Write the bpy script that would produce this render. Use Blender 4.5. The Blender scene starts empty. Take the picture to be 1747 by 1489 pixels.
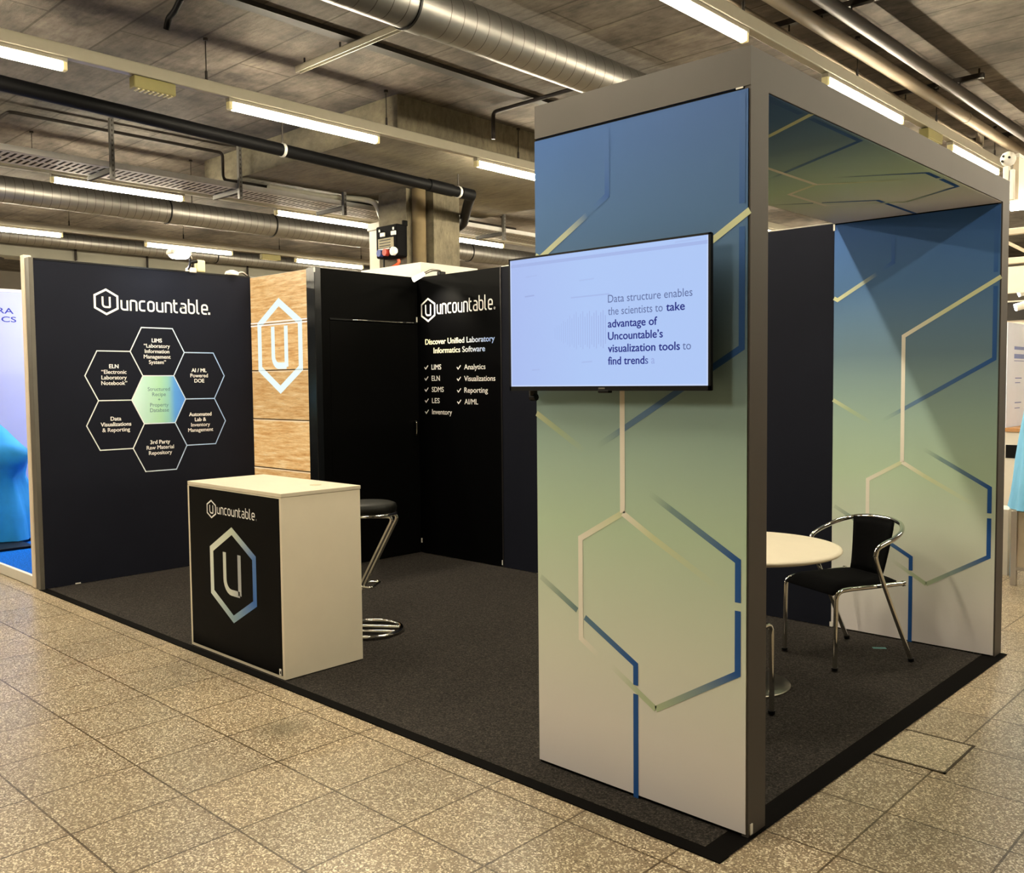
import bpy, bmesh, math, random, os
from mathutils import Vector, Matrix
PI = math.pi
random.seed(7)
C = bpy.context.scene.collection
SC = bpy.context.scene

# ------------------------------------------------------------------ camera, world, exposure
def make_camera():
    cd = bpy.data.cameras.new('camera')
    co = bpy.data.objects.new('camera', cd)
    C.objects.link(co)
    rt = Vector((0.734108, 0.678978, -0.008610)); up = Vector((-0.030007, 0.045105, 0.998531)); bk = Vector((0.678369, -0.732772, 0.053486))
    m = Matrix.Identity(4)
    for i in range(3):
        m[i][0] = rt[i]; m[i][1] = up[i]; m[i][2] = bk[i]
    m[0][3], m[1][3], m[2][3] = 1.511081, -2.685838, 1.545424
    co.matrix_world = m
    cd.sensor_fit = 'HORIZONTAL'; cd.sensor_width = 36.0
    cd.lens = 1556.489 * 36.0 / 1747.0
    cd.shift_x = -(907.096 - 873.5) / 1747.0
    cd.shift_y = -(744.5 - 736.141) / 1747.0
    cd.clip_start = 0.05; cd.clip_end = 200
    SC.camera = co
make_camera()
w = bpy.data.worlds.new('hall_ambient'); SC.world = w
w.use_nodes = True
w.node_tree.nodes['Background'].inputs[0].default_value = (1.0, .9, .75, 1)
w.node_tree.nodes['Background'].inputs[1].default_value = 0.05
SC.view_settings.view_transform = 'Standard'
SC.view_settings.look = 'None'
SC.view_settings.gamma = 1.0
SC.view_settings.exposure = 0.0
SC.view_settings.use_curve_mapping = False
LAMP = 215.0                       # radiance of the fluorescent tubes
LAMP_COL = (1.0, .885, .66)

# ------------------------------------------------------------------ helpers: colour, material
def lin(c):
    def f(v):
        v /= 255.0
        return v / 12.92 if v <= .04045 else ((v + .055) / 1.055) ** 2.4
    return tuple(f(v) for v in c)
def nodes(m):
    m.use_nodes = True
    nt = m.node_tree
    return nt, nt.nodes, nt.links, nt.nodes['Principled BSDF']
def mix_rgb(nt, fac, a, b, mode='MIX'):
    n = nt.nodes.new('ShaderNodeMix'); n.data_type = 'RGBA'; n.blend_type = mode
    for sock, v in ((n.inputs[0], fac), (n.inputs[6], a), (n.inputs[7], b)):
        if hasattr(v, 'links'): nt.links.new(v, sock)
        elif isinstance(v, (int, float)): sock.default_value = v
        else: sock.default_value = (*v[:3], 1)
    return n.outputs[2]
def noise(nt, vec, scale, detail=3, rough=.55):
    n = nt.nodes.new('ShaderNodeTexNoise')
    n.inputs['Scale'].default_value = scale; n.inputs['Detail'].default_value = detail
    n.inputs['Roughness'].default_value = rough
    if vec is not None: nt.links.new(vec, n.inputs['Vector'])
    return n.outputs['Fac']
def coords(nt, scale=(1, 1, 1), loc=(0, 0, 0), kind='Object'):
    t = nt.nodes.new('ShaderNodeTexCoord'); mp = nt.nodes.new('ShaderNodeMapping')
    mp.inputs['Scale'].default_value = scale; mp.inputs['Location'].default_value = loc
    nt.links.new(t.outputs[kind], mp.inputs['Vector'])
    return mp.outputs['Vector']
def remap(nt, v, a, b, c, d):
    n = nt.nodes.new('ShaderNodeMapRange')
    nt.links.new(v, n.inputs[0])
    for i, x in enumerate((a, b, c, d)): n.inputs[i + 1].default_value = x
    return n.outputs[0]
def ramp(nt, v, stops, interp='LINEAR'):
    n = nt.nodes.new('ShaderNodeValToRGB'); n.color_ramp.interpolation = interp
    el = n.color_ramp.elements
    while len(el) < len(stops): el.new(.5)
    for e, (p, c) in zip(el, stops):
        e.position = p; e.color = (*c[:3], 1)
    nt.links.new(v, n.inputs[0])
    return n.outputs[0]
def bump(nt, b, h, strength, dist=.01):
    n = nt.nodes.new('ShaderNodeBump'); n.inputs['Strength'].default_value = strength
    n.inputs['Distance'].default_value = dist
    nt.links.new(h, n.inputs['Height']); nt.links.new(n.outputs[0], b.inputs['Normal'])
MATS = {}
def mat(name, col, rough=.5, metal=0, var=.08, scale=9, spec=.5, bmp=0, coat=0):
    if name in MATS: return MATS[name]
    m = bpy.data.materials.new(name); nt, N, L, b = nodes(m)
    v = noise(nt, coords(nt), scale)
    c = lin(col)
    k = remap(nt, v, .25, .75, 1 - var, 1 + var)
    out = mix_rgb(nt, 1.0, c, (1, 1, 1), 'MULTIPLY')
    mx = out.node; L.new(k, mx.inputs[7])
    L.new(out, b.inputs['Base Color'])
    b.inputs['Roughness'].default_value = rough; b.inputs['Metallic'].default_value = metal
    b.inputs['Specular IOR Level'].default_value = spec
    b.inputs['Coat Weight'].default_value = coat
    if bmp: bump(nt, b, v, bmp)
    MATS[name] = m
    return m
def emit(name, col, strength):
    m = bpy.data.materials.new(name); nt, N, L, b = nodes(m)
    v = remap(nt, noise(nt, coords(nt), 3), 0, 1, .97, 1.03)
    out = mix_rgb(nt, 1.0, col, (1, 1, 1), 'MULTIPLY'); L.new(v, out.node.inputs[7])
    b.inputs['Base Color'].default_value = (.8, .8, .8, 1)
    L.new(out, b.inputs['Emission Color']); b.inputs['Emission Strength'].default_value = strength
    return m

# printed surfaces: a gradient print (colour ramp along one axis) with inked figures laid over it
def print_mat(name, axis, lo, hi, stops, rough=.55, glow=0):
    m = bpy.data.materials.new(name); nt, N, L, b = nodes(m)
    at = N.new('ShaderNodeAttribute'); at.attribute_name = 'ink'
    if stops:
        sp = N.new('ShaderNodeSeparateXYZ'); L.new(coords(nt), sp.inputs[0])
        base = ramp(nt, remap(nt, sp.outputs[axis], lo, hi, 0, 1), stops)
        col = mix_rgb(nt, at.outputs['Alpha'], base, at.outputs['Color'])
    else:
        k = remap(nt, noise(nt, coords(nt), 14), 0, 1, .97, 1.03)
        col = mix_rgb(nt, 1.0, at.outputs['Color'], (1, 1, 1), 'MULTIPLY'); L.new(k, col.node.inputs[7])
    if glow:
        b.inputs['Base Color'].default_value = (.02, .02, .02, 1)
        L.new(col, b.inputs['Emission Color']); b.inputs['Emission Strength'].default_value = glow
    else:
        L.new(col, b.inputs['Base Color'])
    b.inputs['Roughness'].default_value = rough
    b.inputs['Specular IOR Level'].default_value = .25
    return m
GRAD = [(0.0, lin((234, 227, 228))), (.10, lin((235, 231, 225))), (.22, lin((224, 229, 212))), (.40, lin((192, 216, 188))),
        (.54, lin((162, 190, 180))), (.68, lin((112, 140, 158))), (.84, lin((78, 118, 168))), (1.0, lin((58, 102, 170)))]
M_PRINT = print_mat('printed_fabric', 2, 0, 2.5, GRAD)
M_PRINT_TOP = print_mat('printed_canopy_fabric', 1, 2.706, 0, GRAD)
M_INK = print_mat('ink', 2, 0, 1, None, .6)
M_INK_GLOW = print_mat('screen_ink', 2, 0, 1, None, .3, 1.0)
M_SCREEN = print_mat('screen_glow', 0, -1.02, -.08, [(0, lin((168, 180, 236))), (.45, lin((172, 190, 244))), (1, lin((178, 204, 252)))], .2, .94)

def concrete(name, ca, cb, boards=False):
    m = bpy.data.materials.new(name); nt, N, L, b = nodes(m)
    co = coords(nt)
    big = noise(nt, co, 1.3, 8, .68)
    fine = noise(nt, coords(nt, (3, 13, 5)), 1.5, 7, .72)
    pits = noise(nt, coords(nt, (5, 14, 9)), 2.2, 4, .75)
    c = mix_rgb(nt, remap(nt, big, .36, .64, 0, 1), lin(ca), lin(cb))
    c = mix_rgb(nt, 1.0, c, ramp(nt, fine, [(.3, (.66, .65, .64)), (.5, (1, 1, 1)), (.7, (1.3, 1.27, 1.22))]), 'MULTIPLY')
    c = mix_rgb(nt, 1.0, c, ramp(nt, pits, [(.26, (.45, .44, .43)), (.36, (1, 1, 1))]), 'MULTIPLY')
    if boards:
        br = N.new('ShaderNodeTexBrick')
        L.new(coords(nt, (1, 1, 1), (.4, .09, 0)), br.inputs['Vector'])
        br.offset = .37; br.squash = 1
        br.inputs['Color1'].default_value = (1.06, 1.05, 1.06, 1); br.inputs['Color2'].default_value = (.82, .82, .82, 1)
        br.inputs['Mortar'].default_value = (.5, .48, .45, 1)
        br.inputs['Scale'].default_value = 1.0; br.inputs['Mortar Size'].default_value = .011
        br.inputs['Mortar Smooth'].default_value = .4
        br.inputs['Brick Width'].default_value = 2.6; br.inputs['Row Height'].default_value = .5
        c = mix_rgb(nt, 1.0, c, br.outputs['Color'], 'MULTIPLY')
    L.new(c, b.inputs['Base Color']); b.inputs['Roughness'].default_value = .9
    b.inputs['Specular IOR Level'].default_value = .2
    bump(nt, b, fine, .35, .02)
    return m
M_CONC = concrete('board_formed_concrete', (60, 56, 52), (106, 99, 90), True)
M_CONC2 = concrete('cast_concrete', (88, 83, 70), (110, 103, 86))
M_CONC3 = concrete('dark_cast_concrete', (108, 104, 96), (128, 122, 108))

STAIN = (2.05, .50)
def terrazzo(name, tile=.405, joint=.0045, base=(143, 126, 102), pale=(206, 194, 166), dark=(84, 70, 52)):
    m = bpy.data.materials.new(name); nt, N, L, b = nodes(m)
    co = coords(nt, (1, 1, 1), (2.973, .305, 0))
    v = N.new('ShaderNodeTexVoronoi'); v.inputs['Scale'].default_value = 190; L.new(co, v.inputs['Vector'])
    bw = N.new('ShaderNodeSeparateColor'); L.new(v.outputs['Color'], bw.inputs[0])
    chips = ramp(nt, bw.outputs[0], [(0, lin(dark)), (.22, lin(base)), (.64, lin(base)), (.80, lin(pale)), (1, lin((244, 236, 214)))])
    c = mix_rgb(nt, .9, lin(base), chips)
    cloud = noise(nt, co, 1.3, 4)
    c = mix_rgb(nt, 1.0, c, ramp(nt, cloud, [(.3, (.93, .94, .95)), (.7, (1.05, 1.03, 1.0))]), 'MULTIPLY')
    br = N.new('ShaderNodeTexBrick'); br.offset = 0; br.squash = 1; L.new(co, br.inputs['Vector'])
    br.inputs['Color1'].default_value = (1.05, 1.03, 1.0, 1); br.inputs['Color2'].default_value = (.90, .90, .90, 1)
    br.inputs['Mortar'].default_value = (.24, .19, .12, 1)
    br.inputs['Scale'].default_value = 1.0; br.inputs['Mortar Size'].default_value = joint; br.inputs['Mortar Smooth'].default_value = .2
    br.inputs['Brick Width'].default_value = tile; br.inputs['Row Height'].default_value = tile
    c = mix_rgb(nt, 1.0, c, br.outputs['Color'], 'MULTIPLY')
    # a worn dark patch on one tile
    g = N.new('ShaderNodeTexGradient'); g.gradient_type = 'SPHERICAL'
    L.new(coords(nt, (6.5, 6.5, 0), (6.5 * STAIN[0], 6.5 * STAIN[1], 0)), g.inputs['Vector'])
    k = N.new('ShaderNodeMath'); k.operation = 'MULTIPLY'; L.new(g.outputs['Fac'], k.inputs[0]); L.new(noise(nt, co, 24, 4), k.inputs[1])
    c = mix_rgb(nt, remap(nt, k.outputs[0], .02, .4, 0, .55), c, lin((96, 90, 72)))
    L.new(c, b.inputs['Base Color'])
    b.inputs['Roughness'].default_value = .3
    b.inputs['Specular IOR Level'].default_value = .45
    bump(nt, b, br.outputs['Fac'], -.25, .002)
    return m
M_FLOOR = terrazzo('terrazzo_tiles')
M_HATCH = terrazzo('terrazzo_hatch', 5.0, .0, (152, 140, 116))

def carpet(name, col, k=1.0):
    m = bpy.data.materials.new(name); nt, N, L, b = nodes(m)
    f = noise(nt, coords(nt), 120, 3, .85); g = noise(nt, coords(nt), 42, 4, .7)
    c = mix_rgb(nt, 1.0, lin(col), ramp(nt, f, [(.36, (.35, .35, .36)), (.52, (.9, .9, .9)), (.68, (2.6, 2.5, 2.3))]), 'MULTIPLY')
    c = mix_rgb(nt, 1.0, c, ramp(nt, g, [(.3, (.75, .75, .75)), (.7, (1.25, 1.22, 1.18))]), 'MULTIPLY')
    L.new(c, b.inputs['Base Color']); b.inputs['Roughness'].default_value = .95
    b.inputs['Specular IOR Level'].default_value = .1
    bump(nt, b, f, .6, .006)
    return m
M_CARPET = carpet('needle_felt_carpet', (54, 51, 49))
M_BLUE_CARPET = carpet('blue_carpet', (0, 96, 205))

def wood_glow():
    m = bpy.data.materials.new('backlit_wood_print'); nt, N, L, b = nodes(m)
    at = N.new('ShaderNodeAttribute'); at.attribute_name = 'ink'
    co = coords(nt)
    sp = N.new('ShaderNodeSeparateXYZ'); L.new(co, sp.inputs[0])
    fl = N.new('ShaderNodeMath'); fl.operation = 'FLOOR'
    L.new(remap(nt, sp.outputs[2], .82, 1.245, 0, 1), fl.inputs[0])
    fl.inputs[0].links[0].from_node.clamp = False
    wn = N.new('ShaderNodeTexWhiteNoise'); wn.noise_dimensions = '1D'; L.new(fl.outputs[0], wn.inputs['W'])
    off = N.new('ShaderNodeCombineXYZ'); L.new(wn.outputs[0], off.inputs[0])
    sc = N.new('ShaderNodeVectorMath'); sc.operation = 'SCALE'; sc.inputs['Scale'].default_value = 9; L.new(off.outputs[0], sc.inputs[0])
    ad = N.new('ShaderNodeVectorMath'); ad.operation = 'ADD'; L.new(co, ad.inputs[0]); L.new(sc.outputs[0], ad.inputs[1])
    st = N.new('ShaderNodeVectorMath'); st.operation = 'MULTIPLY'; st.inputs[1].default_value = (1.6, 1, 16); L.new(ad.outputs[0], st.inputs[0])
    g = noise(nt, st.outputs[0], 2.2, 6, .72)
    st2 = N.new('ShaderNodeVectorMath'); st2.operation = 'MULTIPLY'; st2.inputs[1].default_value = (4, 1, 60); L.new(ad.outputs[0], st2.inputs[0])
    h = noise(nt, st2.outputs[0], 2.0, 5, .8)
    c = ramp(nt, g, [(.26, lin((166, 108, 52))), (.42, lin((216, 162, 94))), (.56, lin((240, 198, 134))), (.74, lin((255, 232, 184)))])
    c = mix_rgb(nt, 1.0, c, ramp(nt, h, [(.30, (.38, .30, .22)), (.44, (.95, .93, .9)), (.7, (1.1, 1.1, 1.1))]), 'MULTIPLY')
    c = mix_rgb(nt, 1.0, c, ramp(nt, wn.outputs[0], [(0, (.84, .82, .8)), (1, (1.08, 1.06, 1.04))]), 'MULTIPLY')
    c = mix_rgb(nt, at.outputs['Alpha'], c, at.outputs['Color'])
    b.inputs['Base Color'].default_value = (.05, .04, .03, 1)
    L.new(c, b.inputs['Emission Color']); b.inputs['Emission Strength'].default_value = 1.0
    b.inputs['Roughness'].default_value = .5
    return m
M_WOOD = wood_glow()

M_TUBE = emit('lit_tube', LAMP_COL, LAMP)
M_TUBE_FAR = emit('lit_booth_tube', (1, .93, .80), 40)
M_LED = emit('lit_led', (.92, 1.0, 1.0), 60)
M_CREAM = mat('cream_lacquered_steel', (142, 136, 120), .45, 0, .05)
M_CAP = mat('cream_plastic', (226, 216, 166), .5, 0, .05)
M_YELLOWBOX = mat('aged_yellow_plastic', (132, 124, 74), .5, 0, .06)
M_WHITE = mat('white_laminate', (226, 216, 194), .42, 0, .02)
M_WHITE2 = mat('white_steel', (222, 216, 204), .45, 0, .04)
M_BLACKPANEL = mat('black_matt_panel', (6, 6, 6), .6, 0, .1, spec=.05)
M_NAVY = mat('dark_navy_fabric', (27, 29, 39), .7, 0, .08, 2.2, spec=.08)
M_BLACKGLOSS = mat('black_foil', (4, 4, 5), .5, 0, .1, spec=.05)
M_GREYBOARD = mat('grey_painted_board', (78, 72, 67), .6, 0, .05, 4)
M_GREYEDGE = mat('grey_edge_profile', (96, 92, 84), .5, .2, .06)
M_BLACK = mat('black_plastic', (5, 5, 6), .45, 0, .1, spec=.22)
M_TAPE = mat('black_cloth_tape', (11, 9, 8), .85, 0, .12, 40, spec=.05)
M_CHROME = mat('chrome', (214, 212, 206), .08, 1, .02)
M_STEEL = mat('brushed_steel', (168, 162, 152), .3, 1, .08, 20)
M_GALV = mat('galvanised_sheet', (116, 114, 110), .42, .9, .14, 5)
M_SEAM = mat('dark_seam', (60, 55, 48), .5, .6, .1)
M_GALV2 = mat('galvanised_tray', (176, 174, 170), .45, .5, .1)
M_PIPE = mat('black_coated_pipe', (6, 6, 7), .55, 0, .1, spec=.06)
M_DARKPIPE = mat('dark_steel_pipe', (36, 31, 28), .6, 0, .12, spec=.15)
M_TANPIPE = mat('pipe_jacket', (150, 138, 120), .5, 0, .08, 3)
M_GREYPIPE = mat('grey_pipe_jacket', (78, 74, 72), .55, 0, .08, 3)
M_STRIP = mat('dark_grey_steel', (58, 56, 54), .7, 0, .08, spec=.15)
M_GALV3 = mat('dull_galvanised_channel', (92, 90, 86), .6, 0, .12, 12, spec=.2)
M_BRACKET = mat('dark_bracket', (40, 34, 28), .6, .3, .1)
M_FABRIC = mat('black_upholstery', (3, 3, 4), .9, 0, .2, 60, spec=.08, bmp=.15)
M_LEATHER = mat('black_leatherette', (20, 20, 17), .5, 0, .15, 50, spec=.2, bmp=.1)
M_CLIP = mat('white_clip', (236, 232, 222), .4, 0, .03)
M_LAV = mat('lavender_wall_print', (160, 168, 220), .6, 0, .03, 2)
M_BLUECLOTH = mat('blue_cloth', (10, 132, 216), .8, 0, .1, 8, bmp=.1)
M_SKYCLOTH = mat('sky_blue_cloth', (104, 176, 220), .8, 0, .08, 8, bmp=.1)
M_BEIGE = mat('beige_board', (226, 212, 190), .6, 0, .04)
M_PALEWALL = mat('pale_plaster', (98, 92, 84), .8, 0, .1, 2)
M_GREENGREY = mat('greenish_grey_render', (118, 116, 104), .8, 0, .1, 2)
M_ORANGE = mat('orange_cable_sheath', (214, 84, 40), .5)
M_SOCKETBLUE = mat('blue_socket', (38, 70, 150), .45)
M_SOCKETRED = mat('red_socket', (170, 50, 36), .45)
M_TURQ = mat('turquoise_tape', (70, 128, 128), .6)
M_OAK = mat('oak_edge', (176, 130, 84), .5, 0, .15, 20)
M_CABLEGREY = mat('pale_conduit', (170, 166, 150), .5)

# ------------------------------------------------------------------ helpers: text outlines
_TXT = {}
def glyphs(s):
    k = s
    if k in _TXT: return _TXT[k]
    cu = bpy.data.curves.new('tmp', 'FONT'); cu.body = s; cu.size = 1; cu.resolution_u = 4
    ob = bpy.data.objects.new('tmp', cu); C.objects.link(ob)
    me = bpy.data.meshes.new_from_object(ob.evaluated_get(bpy.context.evaluated_depsgraph_get()))
    vs = [(v.co.x, v.co.y) for v in me.vertices]
    ps = [tuple(p.vertices) for p in me.polygons]
    bpy.data.objects.remove(ob); bpy.data.curves.remove(cu); bpy.data.meshes.remove(me)
    x0 = min(v[0] for v in vs); x1 = max(v[0] for v in vs)
    _TXT[k] = (vs, ps, x0, x1)
    return _TXT[k]

CAPH = max(v[1] for v in glyphs('H')[0])

# ------------------------------------------------------------------ helpers: mesh building
LOCW = {}
class Frame:
    """a flat surface: origin, direction along the writing, up, and how far in front figures lie"""
    def __init__(s, o, u, v, n): s.o, s.u, s.v, s.n = Vector(o), Vector(u), Vector(v), Vector(n)
    def at(s, a, b, lift=.0008): return s.o + s.u * a + s.v * b + s.n * lift
class MB:
    def __init__(s):
        s.bm = bmesh.new(); s.ink = s.bm.loops.layers.float_color.new('ink'); s.mi = 0
    def face(s, pts, cols=None, smooth=False):
        vs = [p if isinstance(p, bmesh.types.BMVert) else s.bm.verts.new(p) for p in pts]
        try: f = s.bm.faces.new(vs)
        except ValueError: return None
        f.material_index = s.mi; f.smooth = smooth
        if cols is None: cols = (0, 0, 0, 0)
        if True:
            if isinstance(cols[0], (int, float)): cols = [cols] * len(vs)
            for l, c in zip(f.loops, cols): l[s.ink] = c if len(c) == 4 else (*c, 1)
        return f
    def box(s, x0, x1, y0, y1, z0, z1, col=None, bev=0):
        v = [s.bm.verts.new(p) for p in ((x0, y0, z0), (x1, y0, z0), (x1, y1, z0), (x0, y1, z0), (x0, y0, z1), (x1, y0, z1), (x1, y1, z1), (x0, y1, z1))]
        fs = [s.face([v[i] for i in q], col) for q in ((3, 2, 1, 0), (4, 5, 6, 7), (0, 1, 5, 4), (1, 2, 6, 5), (2, 3, 7, 6), (3, 0, 4, 7))]
        if bev:
            es = {e for f in fs for e in f.edges}
            bmesh.ops.bevel(s.bm, geom=list(es), offset=bev, segments=2, affect='EDGES', profile=.5, material=s.mi)
        return s
    def ring_tube(s, rings, closed=False, caps=True, smooth=True):
        vr = [[s.bm.verts.new(p) for p in r] for r in rings]
        n = len(vr[0]); m = len(vr)
        for i in range(m if closed else m - 1):
            a, b = vr[i], vr[(i + 1) % m]
            for j in range(n):
                s.face([a[j], a[(j + 1) % n], b[(j + 1) % n], b[j]], None, smooth)
        if caps and not closed:
            s.face(list(reversed(rings[0]))); s.face(list(rings[-1]))
        return s
    def tube(s, path, r, seg=10, closed=False, caps=True):
        P = [Vector(p) for p in path]; n = len(P)
        rs = r if isinstance(r, (list, tuple)) else [r] * n
        def tang(i):
            a = P[(i - 1) % n] if closed or i > 0 else P[i]
            b = P[(i + 1) % n] if closed or i < n - 1 else P[i]
            return (b - a).normalized()
        t = tang(0); ref = Vector((0, 0, 1)) if abs(t.z) < .9 else Vector((1, 0, 0))
        nrm = (ref - t * ref.dot(t)).normalized(); rings = []
        for i in range(n):
            t = tang(i); nrm = (nrm - t * nrm.dot(t)).normalized(); bi = t.cross(nrm)
            rings.append([P[i] + (nrm * math.cos(2 * PI * j / seg) + bi * math.sin(2 * PI * j / seg)) * rs[i] for j in range(seg)])
        return s.ring_tube(rings, closed, caps)
    def cyl(s, a, b, r, seg=20, r2=None): return s.tube([a, b], [r, r if r2 is None else r2], seg)
    def lathe(s, c, prof, seg=32):
        rings = [[Vector((c[0] + r * math.cos(2 * PI * j / seg), c[1] + r * math.sin(2 * PI * j / seg), c[2] + z)) for j in range(seg)] for r, z in prof]
        return s.ring_tube(rings)
    def strip(s, fr, pts, wd, cols, closed=False, lift=.0008):
        """a line of constant width with mitred corners; cols one colour or one per point"""
        n = len(pts); cols = [cols] * n if isinstance(cols[0], (int, float)) else cols
        L, R = [], []
        for i in range(n):
            p = Vector(pts[i])
            a = Vector(pts[(i - 1) % n]) if closed or i > 0 else None
            b = Vector(pts[(i + 1) % n]) if closed or i < n - 1 else None
            d1 = (p - a).normalized() if a is not None else (b - p).normalized()
            d2 = (b - p).normalized() if b is not None else d1
            n1 = Vector((-d1.y, d1.x)); n2 = Vector((-d2.y, d2.x)); mt = n1 + n2
            mt = mt.normalized() if mt.length > 1e-6 else n1
            k = wd / 2 / max(.35, mt.dot(n1))
            L.append(p + mt * k); R.append(p - mt * k)
        for i in range(n if closed else n - 1):
            j = (i + 1) % n
            s.face([fr.at(*R[i], lift), fr.at(*R[j], lift), fr.at(*L[j], lift), fr.at(*L[i], lift)], [cols[i], cols[j], cols[j], cols[i]])
        return s
    def poly(s, fr, pts, col, lift=.0008):
        s.face([fr.at(*p, lift) for p in pts], col); return s
    def text(s, fr, txt, x, y, cap, col, bold=0, align='l', width=None, lift=.0008):
        vs, ps, x0, x1 = glyphs(txt)
        k = cap / CAPH; kx = k if width is None else width / (x1 - x0)
        W = (x1 - x0) * kx
        ox = x - x0 * kx - (W / 2 if align == 'c' else W if align == 'r' else 0)
        e = bold * k                      # heavier weight: the outline laid down several times, slightly shifted
        for q, (dx, dy) in enumerate(((0, 0), (-e, 0), (e, 0), (0, -e * .6), (0, e * .6)) if bold > 0 else ((0, 0),)):
            vv = [s.bm.verts.new(fr.at(ox + a * kx + dx, y + b * k + dy, lift + q * .00012)) for a, b in vs]
            for p in ps:
                cs = None
                if callable(col): cs = [col(ox + vs[i][0] * kx) for i in p]
                s.face([vv[i] for i in p], cs if cs else col)
        return s
    def build(s, name, mats, parent=None, local=False):
        me = bpy.data.meshes.new(name)
        if parent is not None and not local:
            o = LOCW[parent.name]; bmesh.ops.translate(s.bm, verts=s.bm.verts[:], vec=-Vector(o))
        bmesh.ops.recalc_face_normals(s.bm, faces=s.bm.faces[:]) if s.fix else None
        s.bm.to_mesh(me); s.bm.free()
        for m in (mats if isinstance(mats, (list, tuple)) else [mats]): me.materials.append(m)
        ob = bpy.data.objects.new(name, me); C.objects.link(ob)
        if parent is not None: ob.parent = parent; LOCW[ob.name] = LOCW[parent.name]
        else: LOCW[ob.name] = (0, 0, 0)
        return ob
    fix = True
class Flat(MB): fix = False
def tag(o, label, cat, group=None, kind=None):
    if label: o['label'] = label; o['category'] = cat
    if group: o['group'] = group
    if kind: o['kind'] = kind
    return o
def thing(name, label, cat, loc=(0, 0, 0), rz=0, group=None):
    o = bpy.data.objects.new(name, None); C.objects.link(o)
    o.empty_display_size = .1; o.location = loc; o.rotation_euler = (0, 0, rz)
    LOCW[o.name] = tuple(loc)
    return tag(o, label, cat, group)
def dup(root, loc, label=None, rz=None):
    r = root.copy(); C.objects.link(r); r.location = loc; LOCW[r.name] = tuple(loc)
    if rz is not None: r.rotation_euler = (0, 0, rz)
    if label: r['label'] = label
    for ch in list(root.children):
        c = ch.copy(); C.objects.link(c); c.parent = r
        for g in list(ch.children):
            d = g.copy(); C.objects.link(d); d.parent = c
    return r
def struct(name, mb, m):
    o = mb.build(name, m); o['kind'] = 'structure'; return o
def smooth_path(pts, n=6, closed=False):
    P = [Vector(p) for p in pts]; out = []; m = len(P)
    for i in range(m if closed else m - 1):
        p1, p2 = P[i], P[(i + 1) % m]
        p0 = P[(i - 1) % m] if closed or i > 0 else p1 * 2 - p2
        p3 = P[(i + 2) % m] if closed or i < m - 2 else p2 * 2 - p1
        for k in range(n):
            t = k / n
            out.append(.5 * (2 * p1 + (p2 - p0) * t + (2 * p0 - 5 * p1 + 4 * p2 - p3) * t * t + (3 * p1 - p0 - 3 * p2 + p3) * t ** 3))
    if not closed: out.append(P[-1])
    return out
def bend_path(pts, r, n=5):
    """polyline with its corners rounded to radius r"""
    P = [Vector(p) for p in pts]; out = [P[0]]
    for i in range(1, len(P) - 1):
        a = (P[i - 1] - P[i]); b = (P[i + 1] - P[i]); k = min(r, a.length * .49, b.length * .49)
        s, e = P[i] + a.normalized() * k, P[i] + b.normalized() * k
        for j in range(n + 1):
            t = j / n; out.append(s * (1 - t) ** 2 + P[i] * 2 * t * (1 - t) + e * t * t)
    out.append(P[-1]); return out

# ------------------------------------------------------------------ the brand mark and word mark (stroked)
WHITE = (*lin((246, 244, 240)), 1)
def hexagon(cx, cy, w2, h2, k=.5):
    """pointed top and bottom; w2, h2 half sizes, k how high the shoulders sit"""
    return [(cx, cy + h2), (cx + w2, cy + h2 * k), (cx + w2, cy - h2 * k), (cx, cy - h2), (cx - w2, cy - h2 * k), (cx - w2, cy + h2 * k)]
def arc(cx, cy, r, a0, a1, n=6, ry=None):
    ry = r if ry is None else ry
    return [(cx + r * math.cos(math.radians(a0 + (a1 - a0) * i / n)), cy + ry * math.sin(math.radians(a0 + (a1 - a0) * i / n))) for i in range(n + 1)]
def letter_u(x, y, w, h, r=None):
    r = r or w * .42
    return [[(x, y + h), (x, y + r)] + arc(x + r, y + r, r, 180, 270)[1:] + [(x + w, y)], [(x + w, y + h), (x + w, y - h * .03)]]
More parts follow.
